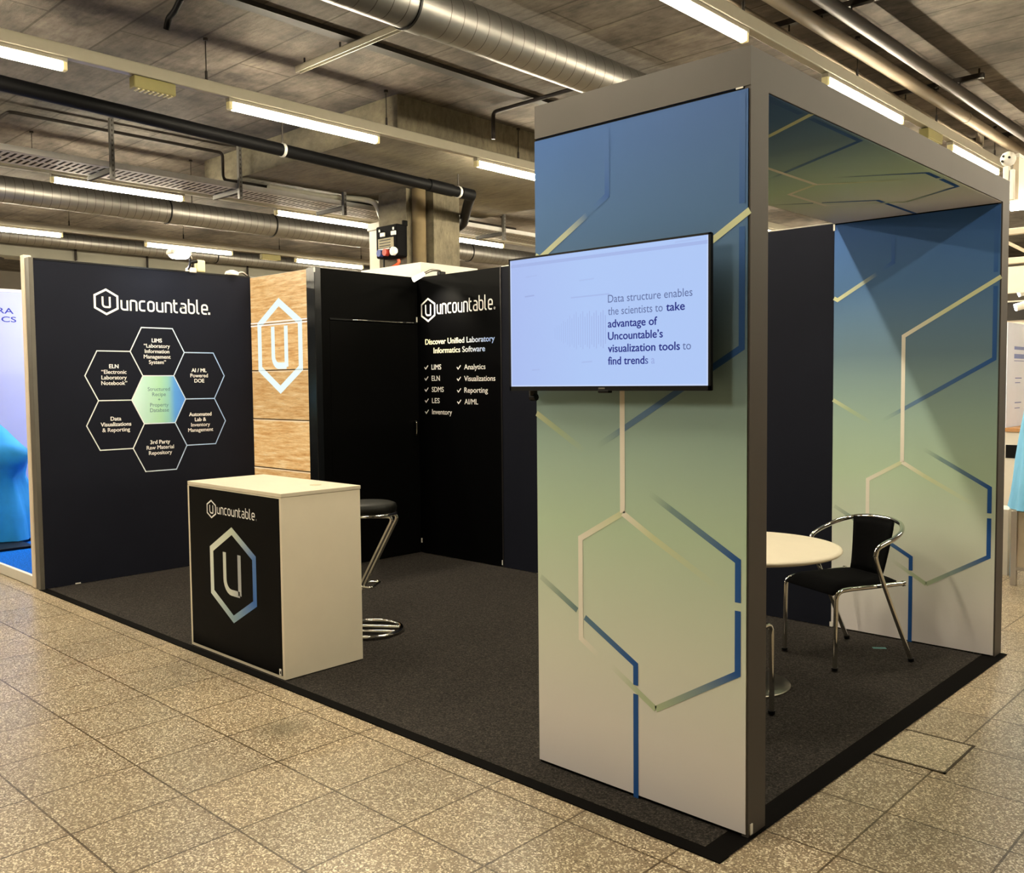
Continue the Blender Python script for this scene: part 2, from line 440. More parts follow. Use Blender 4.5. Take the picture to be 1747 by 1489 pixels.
def word_strokes():
    """'uncountable' on a grid with x-height 1; returns strokes and total width"""
    w, g, r = .62, .34, .26
    S = []; x = 0
    def add(st):
        for t in st: S.append([(x + a, b) for a, b in t])
    U = [[(0, 1), (0, r)] + arc(r, r, r, 180, 270)[1:] + [(w, 0)], [(w, 1), (w, -.09)]]
    N_ = [[(0, -.09), (0, 1)], [(0, 1), (w - r, 1)] + arc(w - r, 1 - r, r, 90, 0)[1:] + [(w, -.09)]]
    Cc = [[(w - .04, 1), (r, 1)] + arc(r, 1 - r, r, 90, 180)[1:] + arc(r, r, r, 180, 270) + [(w - .04, 0)]]
    O = [[(r, 1), (w - r, 1)] + arc(w - r, 1 - r, r, 90, 0)[1:] + arc(w - r, r, r, 0, -90) + arc(r, r, r, 270, 180) + arc(r, 1 - r, r, 180, 90)]
    T = [[(.0, 1.38), (.0, r)] + arc(r, r, r, 180, 270)[1:] + [(.40, 0)], [(-.15, .98), (.36, .98)]]
    A = [[(.06, 1), (w - r, 1)] + arc(w - r, 1 - r, r, 90, 0)[1:] + [(w, -.08)], [(w, .58), (r * .8, .58)] + arc(r * .9, .29, r * .9, 90, 270, 8, .29) + [(w, 0)]]
    B_ = [[(0, 1.55), (0, r)] + arc(r, r, r, 180, 270)[1:] + [(w - r, 0)] + arc(w - r, r, r, 270, 360)[1:] + arc(w - r, 1 - r, r, 0, 90) + [(0, 1)]]
    Lx = [[(0, 1.55), (0, .2)] + arc(.2, .2, .2, 180, 270)[1:] + [(.26, 0)]]
    E_ = [[(w - .06, 0), (r, 0)] + arc(r, r, r, 270, 180)[1:] + arc(r, 1 - r, r, 180, 90) + [(w - r, 1)] + arc(w - r, 1 - r, r, 90, 0)[1:] + [(w, .48), (0, .48)]]
    for st, adv in ((U, w), (N_, w), (Cc, w - .06), (O, w), (U, w), (N_, w), (T, .36), (A, w), (B_, w), (Lx, .24), (E_, w)):
        add(st); x += adv + g
    return S, x - g
WORD, WORD_W = word_strokes()
def word_mark(mb, fr, x, y, xh, width, col, wt=.19, dot=True):
    """the word, baseline at y, its letters 'width' wide in all and xh tall"""
    kx = width / WORD_W
    for st in WORD: mb.strip(fr, [(x + a * kx, y + b * xh) for a, b in st], wt * (kx + xh) / 2, col)
    if dot:
        d = xh * .13; cx = x + width + xh * .22
        mb.poly(fr, [(cx - d, y - d * .6), (cx + d, y - d * .6), (cx + d, y + d * 1.4), (cx - d, y + d * 1.4)], col)
def emblem(mb, fr, cx, cy, w2, h2, wt, cols, uw, uh, ut, ucols, k=.5):
    mb.strip(fr, hexagon(cx, cy, w2 - wt / 2, h2 - wt * .58, k), wt, cols, True)
    for st in letter_u(cx - uw / 2, cy - uh / 2, uw, uh): mb.strip(fr, st, ut, ucols)

# ================================================================== THE HALL
ZC = 4.251
m = MB(); m.box(-22, 7, -8, 20, -.3, 0); struct('floor', m, M_FLOOR)
m = MB(); m.box(-22, 7, -8, 20, ZC, ZC + .3); struct('ceiling', m, M_CONC)
m = MB(); m.box(-8.96, -5.29, 2.85, 6.64, 3.928, ZC); struct('trim_2', m, [M_CONC2])
m = MB(); m.box(-22.2, -22, -8, 20, 0, ZC); struct('wall_left', m, M_PALEWALL)
m = MB(); m.box(7, 7.2, -8, 20, 0, ZC); struct('wall_right', m, M_PALEWALL)
m = MB(); m.box(-22, 7, 20, 20.2, 0, ZC); struct('wall_back', m, M_PALEWALL)
m = MB(); m.box(-22, 7, -8.2, -8, 0, ZC); struct('wall_front', m, M_PALEWALL)
# downstand beam across the far bay, with its pipes standing against it
m = MB(); m.box(-16.1, -15.75, -8, 20, 3.80, ZC); struct('trim_1', m, M_GREENGREY)

# concrete column with a notched corner
def column():
    t = thing('concrete_column', 'rough grey concrete column with notched corner rising behind the black closet', 'column', (-7.4, 4.9, 0))
    t['kind'] = 'structure'
    z0, z1 = 0, 3.928
    pts = [(-7.78, 4.55), (-7.24, 4.55), (-7.24, 4.83), (-7.06, 4.83), (-7.06, 5.26), (-7.78, 5.26)]
    m = MB(); m.ring_tube([[Vector((x, y, z)) for x, y in pts] for z in (z0, 2, z1)], smooth=False)
    m.build('shaft', M_CONC2, t)
    m = MB()
    m.tube([(-7.165, 4.685, 0), (-7.165, 4.685, 3.92)], .085, 16)
    m.build('downpipe', mat('brown_cement_pipe', (92, 78, 50), .8, 0, .25, 5), t)
column()

def cable_cover():
    t = thing('cable_duct_cover', 'cream upright cable duct cover standing against the concrete column', 'cable duct', (-7.93, 4.7, 0))
    m = MB(); m.box(-8.05, -7.82, 4.60, 4.80, 0, 3.57, bev=.008); m.build('cover', M_BEIGE, t)
    m = MB(); m.box(-8.07, -7.80, 4.585, 4.81, 3.50, 3.60, bev=.008); m.build('collar', M_CREAM, t)
cable_cover()

def power_box():
    t = thing('power_distribution_box', 'black power distribution box with blue and red sockets hung on the concrete column', 'electrical box', (-7.4, 4.55, 3.1))
    x0, x1, y0, y1, z0, z1 = -7.63, -7.22, 4.38, 4.549, 3.09, 3.48
    m = MB(); m.box(x0, x1, y0, y1, z0, z1, bev=.02); m.box(x1 - .03, x1 + .01, y0 + .10, y1, z1 - .02, z1 + .05, bev=.01); m.build('case', mat('black_rubber_case', (5, 5, 6), .75, 0, .1, spec=.08), t)
    f = y0 - .004
    for sx in (.10, .31):
        m = MB(); m.box(x0 + sx, x0 + sx + .085, f - .012, y0 + .01, z0 + .255, z0 + .305, bev=.006); m.build('breaker_window', M_CLIP, t)
    m = MB(); m.box(x0 + .05, x1 - .06, f, y0 + .01, z0 + .12, z0 + .235)
    p = m.build('label_plate', mat('label_plate', (150, 140, 108), .6), t)
    m = MB()
    for k in range(3): m.box(x0 + .08, x1 - .12, f - .003, f, z0 + .137 + k * .034, z0 + .148 + k * .034)
    m.build('printed_lines', M_BLACK, p)
    m = MB(); m.box(x0 + .05, x1 - .14, f - .002, y0 + .01, z0 + .10, z0 + .112); m.build('trim_strip', M_CLIP, t)
    for nm, cx, mt_ in (('socket', .12, M_SOCKETBLUE), ('socket', .23, M_SOCKETRED)):
        m = MB(); m.cyl((x0 + cx, y0 + .01, z0 + .055), (x0 + cx, f - .05, z0 + .055), .043, 20); m.build(nm, mt_, t)
    m = MB(); m.cyl((x0 + .36, y0 + .01, z0 + .06), (x0 + .36, f - .03, z0 + .06), .052, 24); m.build('socket', M_CLIP, t)
    for sx in (.07, .34):
        m = MB(); m.box(x0 + sx, x0 + sx + .02, f - .006, y0 + .01, z1 - .07, z1 - .04); m.build('screw_cover', M_CLIP, t)
    m = MB(); m.tube(bend_path([(x0 + .09, y0 + .05, z0 + .02), (x0 + .09, y0 + .05, z0 - .2), (x0 + .13, y0 + .02, z0 - .8), (x0 + .13, y0 + .02, 2.3)], .1), .011, 8)
    tag(m.build('power_cable', M_BLACK), 'thin black cable dropping from the power distribution box', 'cable')
    m = MB(); m.tube(smooth_path([(x1 - .1, y0 + .1, z0 - .022), (x1 - .1, y0 + .1, z0 - .07), (x1 - .2, y0 + .05, z0 - .13), (x0 + .1, y0 + .0, z0 - .17), (x0 - .1, y0 - .05, z0 - .22), (x0 - .12, y0 - .05, 2.2)], 8), .018, 8)
    tag(m.build('extension_cable', M_ORANGE), 'orange cable looping below the black power distribution box', 'cable')
power_box()

# ------------------------------------------------------------------ light rails and fluorescent lamps
RAILS = [(-16.5, 'sixth'), (-12.8, 'far'), (-9.03, 'tray'), (-5.28, 'counter'), (-1.58, 'arch'), (2.15, 'aisle')]
RLAB = {-16.5: 'cream lamp rail farthest back, beyond the concrete downstand beam',
        -12.8: 'cream lamp rail running in front of the far spiral duct',
        -9.03: 'cream lamp rail running directly under the perforated cable tray',
        -5.28: 'long cream lamp rail crossing the concrete ceiling above the black walls, carrying a yellowed box',
        -1.58: 'cream lamp rail passing over the front and top edge of the arch',
        2.15: 'cream lamp rail over the aisle beyond the top right of the photo'}
for x, _ in RAILS:
    t = thing('lamp_rail', RLAB[x], 'lamp rail', (x, 0, 3.83), group='lamp rails under the ceiling')
    m = MB(); m.box(x - .035, x + .035, -7.5, 17, 3.832, 3.925, bev=.008)
    m.build('trunking', M_CREAM, t)
    y = .94 - 1.77 * 3
    while y < 9:
        m = MB(); m.cyl((x, y, 3.92), (x, y, ZC + .003), .004, 6); m.cyl((x, y, 3.92), (x, y, 4.0), .011, 8); m.cyl((x, y, ZC - .02), (x, y, ZC + .002), .02, 8)
        m.build('hanger_wire', M_BRACKET, t); y += 1.77
def make_lamp():
    t = thing('fluorescent_lamp', '-', 'lamp', (0, 0, 3.83), group='fluorescent lamps on the rails')
    m = MB(); m.box(-.03, .03, -.75, .75, -.03, .0015, bev=.006); m.build('housing', M_CREAM, t, True)
    m = MB(); m.cyl((0, -.71, -.058), (0, .71, -.058), .030, 16); m.build('tube', M_TUBE, t, True)
    for s in (-1, 1):
        m = MB(); m.box(-.028, .028, min(s * .712, s * .75), max(s * .712, s * .75), -.088, -.02, bev=.01); m.build('end_cap', M_CAP, t, True)
    return t
LAMPS = {(-5.28, -1.605): 'lit fluorescent lamp left of the yellowed box, cut off by the picture edge',
         (-5.28, 1.114): 'large lit fluorescent lamp right of the yellowed box, before the concrete drop panel',
         (-5.28, 3.84): 'lit fluorescent lamp cut off by the left edge of the blue arch front',
         (-9.03, 1.114): 'lit fluorescent lamp under the cable tray, above the thick spiral duct',
         (-9.03, 3.84): 'lit fluorescent lamp ending at the cream cable duct cover beside the column',
         (-9.03, 6.56): 'lit fluorescent lamp in the gap between the concrete column and the arch',
         (-12.8, 1.114): 'far lit fluorescent lamp at the left edge, over the thin far spiral duct',
         (-12.8, 3.84): 'far lit fluorescent lamp just above the white floodlight on the navy wall',
         (-12.8, 6.56): 'far lit fluorescent lamp above the wood print light box',
         (-1.58, 1.24): 'brightest lit fluorescent lamp, cut by the top edge above the arch front',
         (-1.58, 3.90): 'lit fluorescent lamp peeping over the middle of the arch side beam',
         (-1.58, 6.62): 'lit fluorescent lamp peeping over the far end of the arch side beam'}
lamp0 = make_lamp(); first = True
for x, _ in RAILS:
    for k in range(0 if x > 0 else -2, 6):
        y = 1.114 + 2.723 * k
        for (lx, ly) in LAMPS:
            if lx == x and abs(ly - y) < .2: y = ly
        lab = LAMPS.get((x, round(y, 3)), LAMPS.get((x, y)))
        if lab is None: lab = 'lit fluorescent lamp on a rail, hidden or outside the picture'
        loc = (x, y + .75, 3.83)
        if first: lamp0.location = loc; lamp0['label'] = lab; LOCW[lamp0.name] = loc; first = False
        else: dup(lamp0, loc, lab)
def rail_box(x, y0, y1, lab):
    t = thing('rail_box', lab, 'electrical box', (x, y0, 3.7), group='boxes under the lamp rails')
    m = MB(); m.box(x - .045, x + .045, y0, y1, 3.735, 3.826, bev=.01); m.build('case', M_YELLOWBOX, t)
    m = MB()
    for k in range(8): m.box(x - .035, x + .035, y0 + .03 + k * .036, y0 + .045 + k * .036, 3.729, 3.737)
    m.build('vent', M_CAP, t)
rail_box(-5.28, .35, .67, 'yellowed box under the lamp rail between the two nearest fluorescent lamps on the left')
rail_box(-12.8, 5.88, 6.25, 'yellowed box under the far lamp rail above the navy wall end')
rail_box(-1.58, 5.93, 6.30, 'yellowed box under the lamp rail over the arch side beam')

# ------------------------------------------------------------------ spiral ducts
def spiral_duct(label, x, z, r, y0, y1, pitch, collars):
    t = thing('spiral_duct', label, 'duct', (x, y0, z), group='spiral ventilation ducts')
    m = MB(); seg = 40; y = y0; rings = []; mi = []
    def ring(yy, rr): rings.append([Vector((x + rr * math.cos(2 * PI * j / seg), yy, z + rr * math.sin(2 * PI * j / seg))) for j in range(seg)])
    while y < y1:
        ring(y, r); mi.append(1); ring(y + .006, r); mi.append(0); y += pitch
    ring(y1, r)
    vr = [[m.bm.verts.new(p) for p in q] for q in rings]
    for i in range(len(vr) - 1):
        m.mi = mi[i]
        for j in range(seg): m.face([vr[i][j], vr[i][(j + 1) % seg], vr[i + 1][(j + 1) % seg], vr[i + 1][j]], None, True)
    m.build('shell', [M_GALV, M_SEAM], t)
    for c in collars:
        m = MB(); m.cyl((x, c - .07, z), (x, c + .07, z), r + .007, 40); k = m.build('collar', M_GALV, t)
        m = MB(); m.cyl((x, c - .085, z), (x, c - .068, z), r + .011, 40); m.build('gasket', M_BLACK, k)
        m = MB(); m.cyl((x, c + .3, z + r - .01), (x, c + .3, ZC + .002), .008, 8); m.build('hanger_rod', M_BRACKET, t)
spiral_duct('big galvanised spiral duct under the concrete ceiling, running toward the top of the arch', -3.26, 4.05, .16, -4, 12, .118, [1.36, 4.6])
spiral_duct('galvanised spiral duct below the cable tray, passing behind the concrete column', -11.0, 3.985, .165, -4, 14, .107, [3.42, 5.08, 9.2])
spiral_duct('farthest thin spiral duct along the concrete downstand beam above the navy wall', -15.2, 4.06, .125, -4, 14, .13, [1.6, 6.4])
spiral_duct('short glimpse of spiral duct in the top right corner of the photo', .02, 4.07, .16, .5, 12, .118, [3.0])

# ------------------------------------------------------------------ pipes
def pipe(name, label, path, r, m_, clamps=(), up=True, group=None, seg=16, plain=True):
    if not clamps and plain:
        m = MB(); m.tube(bend_path(path, max(.05, r * 1.8)), r, seg)
        return tag(m.build(name, m_), label, 'pipe', group)
    t = thing(name, label, 'pipe', path[0], group=group)
    m = MB(); m.tube(bend_path(path, max(.05, r * 1.8)), r, seg); m.build('pipe_run', m_, t)
    for c, z in clamps:
        x = path[0][0]
        m = MB(); m.cyl((x, c - .014, z), (x, c + .014, z), r + .006, 20); k = m.build('pipe_clamp', M_GALV2, t)
        m = MB(); m.cyl((x, c, z + r), (x, c, ZC + .002 if not (2.85 < c < 6.64) else 3.93), .008, 8); m.build('hanger_rod', M_BRACKET, k)
    return t
def zp(y): return 3.79 - (y - 2.2) * .028
bp = pipe('drain_pipe', 'thick black drain pipe sloping under the ceiling toward the concrete column', [(-6.25, -5, zp(-5)), (-6.25, 4.70, zp(4.70)), (-6.60, 4.97, 3.68), (-7.20, 5.46, 3.60), (-7.45, 5.52, 3.56), (-7.45, 5.52, .0)], .06, M_PIPE, [(-1.4, zp(-1.4)), (2.22, zp(2.22)), (4.50, zp(4.5))])
m = MB(); m.cyl((-6.25, 4.05, zp(4.05)), (-6.25, 4.4, zp(4.4)), .069, 20); m.cyl((-6.25, 4.53, zp(4.53)), (-6.25, 4.72, zp(4.72)), .066, 20); m.build('socket_joint', M_PIPE, bp)
m = MB(); m.cyl((-6.25, 4.70, zp(4.7)), (-6.25, 4.735, zp(4.7)), .03, 12); m.build('plug', M_CLIP, bp)
pipe('water_pipe', 'thin black pipe stepping down below the drop panel in front of the cable tray', [(-9.9, .47, 4.19), (-8.22, .47, 4.19), (-8.22, 2.68, 4.19), (-8.22, 2.68, 3.89), (-8.22, 7.5, 3.89)], .018, M_DARKPIPE, group='thin ceiling pipes', seg=10)
pipe('water_pipe', 'short thin pipe with downward elbow left of the arch top', [(-3.52, 3.74, ZC), (-3.52, 3.74, 4.19), (-4.915, 3.74, 4.19), (-4.915, 3.74, 3.93)], .020, M_DARKPIPE, group='thin ceiling pipes', seg=10)
m = MB(); m.tube(bend_path([(-4.7, .46, ZC), (-4.85, .48, 4.2), (-4.98, .5, 4.2), (-5.02, .5, 4.13)], .05), .022, 10)
tag(m.build('cable_stub', M_PIPE), 'short black cable stub hanging alone from the ceiling near the top left', 'cable')
pipe('jacketed_pipe', 'pale jacketed pipe running just above the lamp rail over the arch', [(-1.755, -3, 4.066), (-1.755, 8.1, 4.066), (-1.755, 8.1, ZC - .001)], .04, M_TANPIPE, group='pipes over the arch')
q = pipe('jacketed_pipe', 'widest pale jacketed pipe with a joint, between two narrower pipes over the arch', [(-1.50, -3, 4.082), (-1.50, 13, 4.082)], .052, M_TANPIPE, group='pipes over the arch', plain=False)
m = MB(); m.cyl((-1.50, 6.80, 4.082), (-1.50, 6.84, 4.082), .057, 24); m.build('joint_ring', M_TANPIPE, q)
pipe('steel_pipe', 'dark grey steel pipe running rightmost of the three over the arch', [(-1.28, -3, 4.085), (-1.28, 13, 4.085)], .048, M_GREYPIPE, group='pipes over the arch')
for k, y in enumerate((1.6, 3.68, 5.95, 8.2, 10.4)):
    t = thing('pipe_support', ['', 'dark strut holding the three pipes, beside the brightest lamp', 'dark strut with hooked end holding the pipes over the middle of the arch', 'dark strut holding the pipes near the far end of the arch', 'dark strut farthest back across the three pipes'][k] if k else 'dark strut across the three pipes, hidden above the frame', 'bracket', (-1.5, y, 4.2), group='struts across the pipes')
    m = MB(); m.box(-1.98, -1.08, y - .022, y + .022, 4.165, 4.207); m.build('strut', M_BRACKET, t)
    for x in (-1.95, -1.12):
        m = MB(); m.cyl((x, y, 4.2), (x, y, ZC + .002), .009, 8); m.build('hanger_rod', M_BRACKET, t)
    for x, r in ((-1.755, .04), (-1.50, .052), (-1.28, .048)):
        m = MB(); m.cyl((x, y, 4.08 + r), (x, y, 4.17), .007, 8); m.build('pipe_hook', M_BRACKET, t)

# strip and strut under the ceiling
m = MB(); m.box(-4.49, -4.385, -5, 4.1, ZC - .035, ZC + .002)
tag(m.build('ceiling_channel', M_STRIP), 'long dark grey steel channel fixed flat under the ceiling beside the big duct', 'channel')
t = thing('mounting_rail', 'pale slotted mounting rail crossing the ceiling and passing above the big duct', 'rail', (-5.2, 1.72, 4.2))
m = MB(); m.box(-5.2, -3.45, 1.695, 1.703, 4.15, 4.20); m.box(-5.2, -3.45, 1.737, 1.745, 4.15, 4.20); m.box(-5.2, -3.45, 1.695, 1.745, 4.196, 4.201); m.build('channel', M_CREAM, t)
for x in (-5.1, -4.6, -3.6):
    m = MB(); m.cyl((x, 1.72, 4.2), (x, 1.72, ZC + .002), .008, 8); m.build('hanger_rod', M_BRACKET, t)

# perforated cable tray
def cable_tray():
    t = thing('cable_tray', 'perforated galvanised cable tray hung from slotted channels across the hall', 'cable tray', (-8.26, 0, 3.765))
    x0, x1, y0, y1, z = -8.54, -8.0, -4, 14, 3.765
    m = MB(); m.box(x1 - .003, x1, y0, y1, z, z + .06); m.box(x0, x0 + .003, y0, y1, z, z + .06)
    m.box(x1 - .06, x1, y0, y1, z, z + .003); m.box(x0, x0 + .06, y0, y1, z, z + .003); m.box(x0 + .25, x0 + .29, y0, y1, z, z + .003)
    y = y0
    while y < y1:
        for a, b, s in ((x0 + .055, x0 + .255, 1), (x0 + .285, x1 - .055, 1)):
            d = .0 * s
            m.face([(a, y, z), (b, y + d, z), (b, y + d + .036, z), (a, y + .036, z)])
        y += .064
    m.build('tray', M_GALV2, t)
    m = MB(); m.box(x0 + .02, x1 - .02, y0, y1, z + .008, z + .04, bev=.01); m.build('cable_layer', M_BRACKET, t)
    for y in (-.1, 1.33, 2.75, 4.17, 5.6, 7.0, 8.4):
        zt = 3.93 if 2.85 < y < 6.64 else ZC + .002
        m = MB(); m.box(x1 + .002, x1 + .043, y - .02, y + .02, 3.645, zt); h = m.build('hanger_channel', M_GALV3, t)
        m = MB()
        zz = 3.67
        while zz < zt - .03: m.box(x1 + .042, x1 + .045, y - .006, y + .006, zz, zz + .022); zz += .05
        m.build('slot', M_BRACKET, h)
        m = MB(); m.box(x0 - .02, x1 + .01, y - .018, y + .018, 3.715, 3.762); m.build('cantilever_arm', M_STRIP, t)
cable_tray()
m = MB(); m.tube(smooth_path([(-8.12, 3.2, 3.868), (-8.12, 4.0, 3.87), (-8.02, 4.42, 3.885), (-7.92, 4.60, 3.84), (-7.90, 4.69, 3.65)], 8), .035, 10)
tag(m.build('cable_conduit', M_CABLEGREY), 'pale flexible conduit curving from the cable tray into the cream duct cover', 'conduit')
# thin pipes standing below the far beam
for k, y in enumerate((2.6, 3.9, 5.2, 6.1, 7.3)):
    m = MB(); m.tube([(-15.7, y, ZC), (-15.7, y, 3.80)], .022, 8)
    if k % 2 == 0: m.tube(bend_path([(-15.7, y, 3.82), (-15.7, y, 3.75), (-15.7, y + .12, 3.72)], .05), .022, 8)
    tag(m.build('riser_pipe', M_DARKPIPE), ['first', 'second', 'third', 'fourth', 'fifth'][k] + ' thin upright pipe from the left on the far downstand beam', 'pipe', 'riser pipes on the far beam')

# ================================================================== THE BOOTH
D, XW, XS, YS, WT = 2.706, -5.898, -4.874, 1.63, .946
def carpet_floor():
    t = thing('booth_carpet', 'dark grey needle felt carpet covering the booth floor, edged with black tape', 'carpet', (0, 0, 0))
    m = MB(); m.box(XW, -.06, -.142, D, .0005, .0035); m.build('felt', M_CARPET, t)
    m = MB(); m.box(XW - .02, .012, -.197, -.140, .0005, .0045); m.build('edge_tape', M_TAPE, t)
    m = MB(); m.face([(-.078, -.14, .0045), (.012, -.14, .0045), (.040, D + .11, .0045), (-.066, D + .11, .0045)]); m.build('edge_tape', M_TAPE, t)
carpet_floor()
m = MB(); m.face([(-.565, 2.43, .004), (-.505, 2.475, .004), (-.525, 2.50, .004), (-.585, 2.455, .004)])
tag(m.build('tape_mark', M_TURQ), 'small turquoise tape mark stuck on the carpet behind the chair', 'tape')
def hatch():
    t = thing('floor_hatch', 'greyish floor hatch in a dark metal frame beside the arch edge tape', 'hatch', (.17, 1.15, 0))
    m = MB(); m.box(.045, .306, .985, 1.325, .0002, .003); m.build('cover', M_HATCH, t)
    m = MB()
    for a in ((.03, .316, .972, .982), (.03, .316, 1.328, 1.338), (.307, .316, .972, 1.338)): m.box(*a, .0002, .0035)
    m.build('frame', mat('bronze_frame', (74, 62, 42), .5, .5), t)
hatch()

# ------------------------------------------------------------------ graphic of the arch panels
CREAM_I = lin((246, 240, 226)); BLUE_I = lin((36, 88, 160)); GREEN_I = lin((182, 200, 158)); LGREEN_I = lin((216, 222, 178)); DBLUE_I = lin((70, 110, 176)); SAGE_I = lin((150, 172, 150))
def A(c, a): return (*c[:3], a)
def seg(a, b, t): return (a[0] + (b[0] - a[0]) * t, a[1] + (b[1] - a[1]) * t)
def arch_print(m, fr, H=2.5):
    w = .0225
    def S(pts, cols, lift=.0008): m.strip(fr, pts, w, cols, lift=lift)
    # blue figures first
    S([(.918, 2.48), (.918, 2.125)], [A(DBLUE_I, .25), A(BLUE_I, .75)])
    S([(.918, 2.05), (.918, 1.655), (.434, 1.375), (.30, 1.30)], [A(BLUE_I, .8), A(BLUE_I, .95), A(BLUE_I, .6), A(SAGE_I, 0)])
    S([(.360, 2.47), (.360, 2.23), (.290, 2.19)], [A(DBLUE_I, .0), A(lin((50, 96, 170)), .9), A(DBLUE_I, 0)])
    S([(.545, 1.146), (.64, 1.093), (.907, .943), (.907, .803)], [A(SAGE_I, 0), A(lin((96, 128, 140)), .7), A(BLUE_I, 1), A(BLUE_I, 1)])
    S([(.907, .775), (.907, .560), (.573, .360)], [A(BLUE_I, 1), A(BLUE_I, 1), A(GREEN_I, .9)])
    S([(.573, .360), (.50, .402), (.37, .478)], [A(GREEN_I, .9), A(GREEN_I, .8), A(GREEN_I, 0)])
    S([(.015, .768), (.12, .71), (.205, .662)], [A(SAGE_I, .25), A(lin((122, 148, 140)), .8), A(lin((110, 140, 145)), .95)])
    S([(.243, .641), (.484, .505), (.484, .428)], [A(lin((90, 126, 150)), .95), A(BLUE_I, 1), A(BLUE_I, 1)])
    S([(.484, .395), (.484, .004)], [A(BLUE_I, 1), A(BLUE_I, 1)])
    # pale figures
    S([(.946, 2.099), (.68, 1.944), (.426, 1.797), (.426, 1.062)], [A(LGREEN_I, 1), A(LGREEN_I, 1), A(CREAM_I, 1), A(CREAM_I, 1)], .001)
    S([(.426, 1.062), (.56, .985), (.835, .840)], [A(CREAM_I, 1), A(LGREEN_I, .9), A(LGREEN_I, 0)], .001)
    S([(.426, 1.062), (.223, .946), (.223, .555), (.315, .502)], [A(LGREEN_I, .85), A(CREAM_I, 1), A(CREAM_I, .95), A(CREAM_I, 0)], .0009)
    S([(.0, 2.046), (.023, 2.033), (.16, 2.112), (.265, 2.172)], [A(LGREEN_I, 1), A(LGREEN_I, 1), A(LGREEN_I, .7), A(LGREEN_I, 0)])
    S([(.0, 1.424), (.11, 1.361), (.25, 1.282)], [A(LGREEN_I, .9), A(GREEN_I, .8), A(GREEN_I, 0)])
def arch():
    t = thing('display_arch', 'blue to green printed display arch with grey frame standing at the booth corner', 'display arch', (0, 0, 0))
    pw, H, HB, DE = .12, 2.625, 2.5, 2.826
    # front tower
    m = MB(); m.box(-WT + .003, -.024, .004, pw, .0055, HB - .002); m.build('panel_frame', M_BLACKPANEL, t)
    m = MB(); m.box(-WT, -.008, -.001, .003, .016, HB - .010)
    arch_print(m, Frame((-WT, -.001, 0), (1, 0, 0), (0, 0, 1), (0, -1, 0)))
    tag(m.build('front_panel', M_PRINT, t), None, None)
    m = MB(); m.box(-.024, 0, .003, pw, .0055, HB); m.build('post', M_GREYBOARD, t)
    # rear tower
    m = MB(); m.box(-WT + .003, -.024, D + .004, DE, .006, HB - .002); m.build('panel_frame', M_BLACKPANEL, t)
    m = MB(); m.box(-WT, -.008, D - .001, D + .003, .012, HB - .010)
    arch_print(m, Frame((-WT, D - .001, 0), (1, 0, 0), (0, 0, 1), (0, -1, 0)))
    m.build('rear_panel', M_PRINT, t)
    m = MB(); m.box(-.024, 0, D + .003, DE, .006, HB); m.build('post', M_GREYBOARD, t)
    # canopy: same print, seen from below
    m = MB(); m.box(-WT + .004, -.006, .006, D - .006, HB - .004, HB + .01)
    arch_print(m, Frame((-WT, (2.5) * 1.0824, HB - .004), (1, 0, 0), (0, -1.0824, 0), (0, 0, -1)))
    m.build('canopy_panel', M_PRINT_TOP, t)
    for nm, b in (('beam', (-WT, 0, 0, .03, HB, H)), ('beam', (-.03, 0, .03, DE - .03, HB, H)), ('beam', (-WT, 0, DE - .03, DE, HB, H)), ('beam', (-WT, -WT + .03, .03, DE - .03, HB, H))):
        m = MB(); m.box(*b); m.build(nm, M_GREYBOARD, t)
    m = MB(); m.box(-WT + .03, -.03, .03, DE - .03, H - .06, H - .045); m.build('roof_board', M_BLACKPANEL, t)
    m = MB(); m.box(-.001, .004, .012, .030, .012, .048, bev=.001); m.build('clip', M_CLIP, t)
    m = MB(); m.box(-.052, -.026, -.003, .0, HB - .006, HB - .001); m.build('clip', M_CLIP, t)
    m = MB(); m.box(-WT - .008, -WT + .010, D - .006, D - .001, .010, .040); m.build('clip', M_CLIP, t)
    m = MB(); m.box(-WT - .006, -WT + .004, D - .006, D - .001, HB - .045, HB - .006); m.build('clip', M_CLIP, t)
arch()

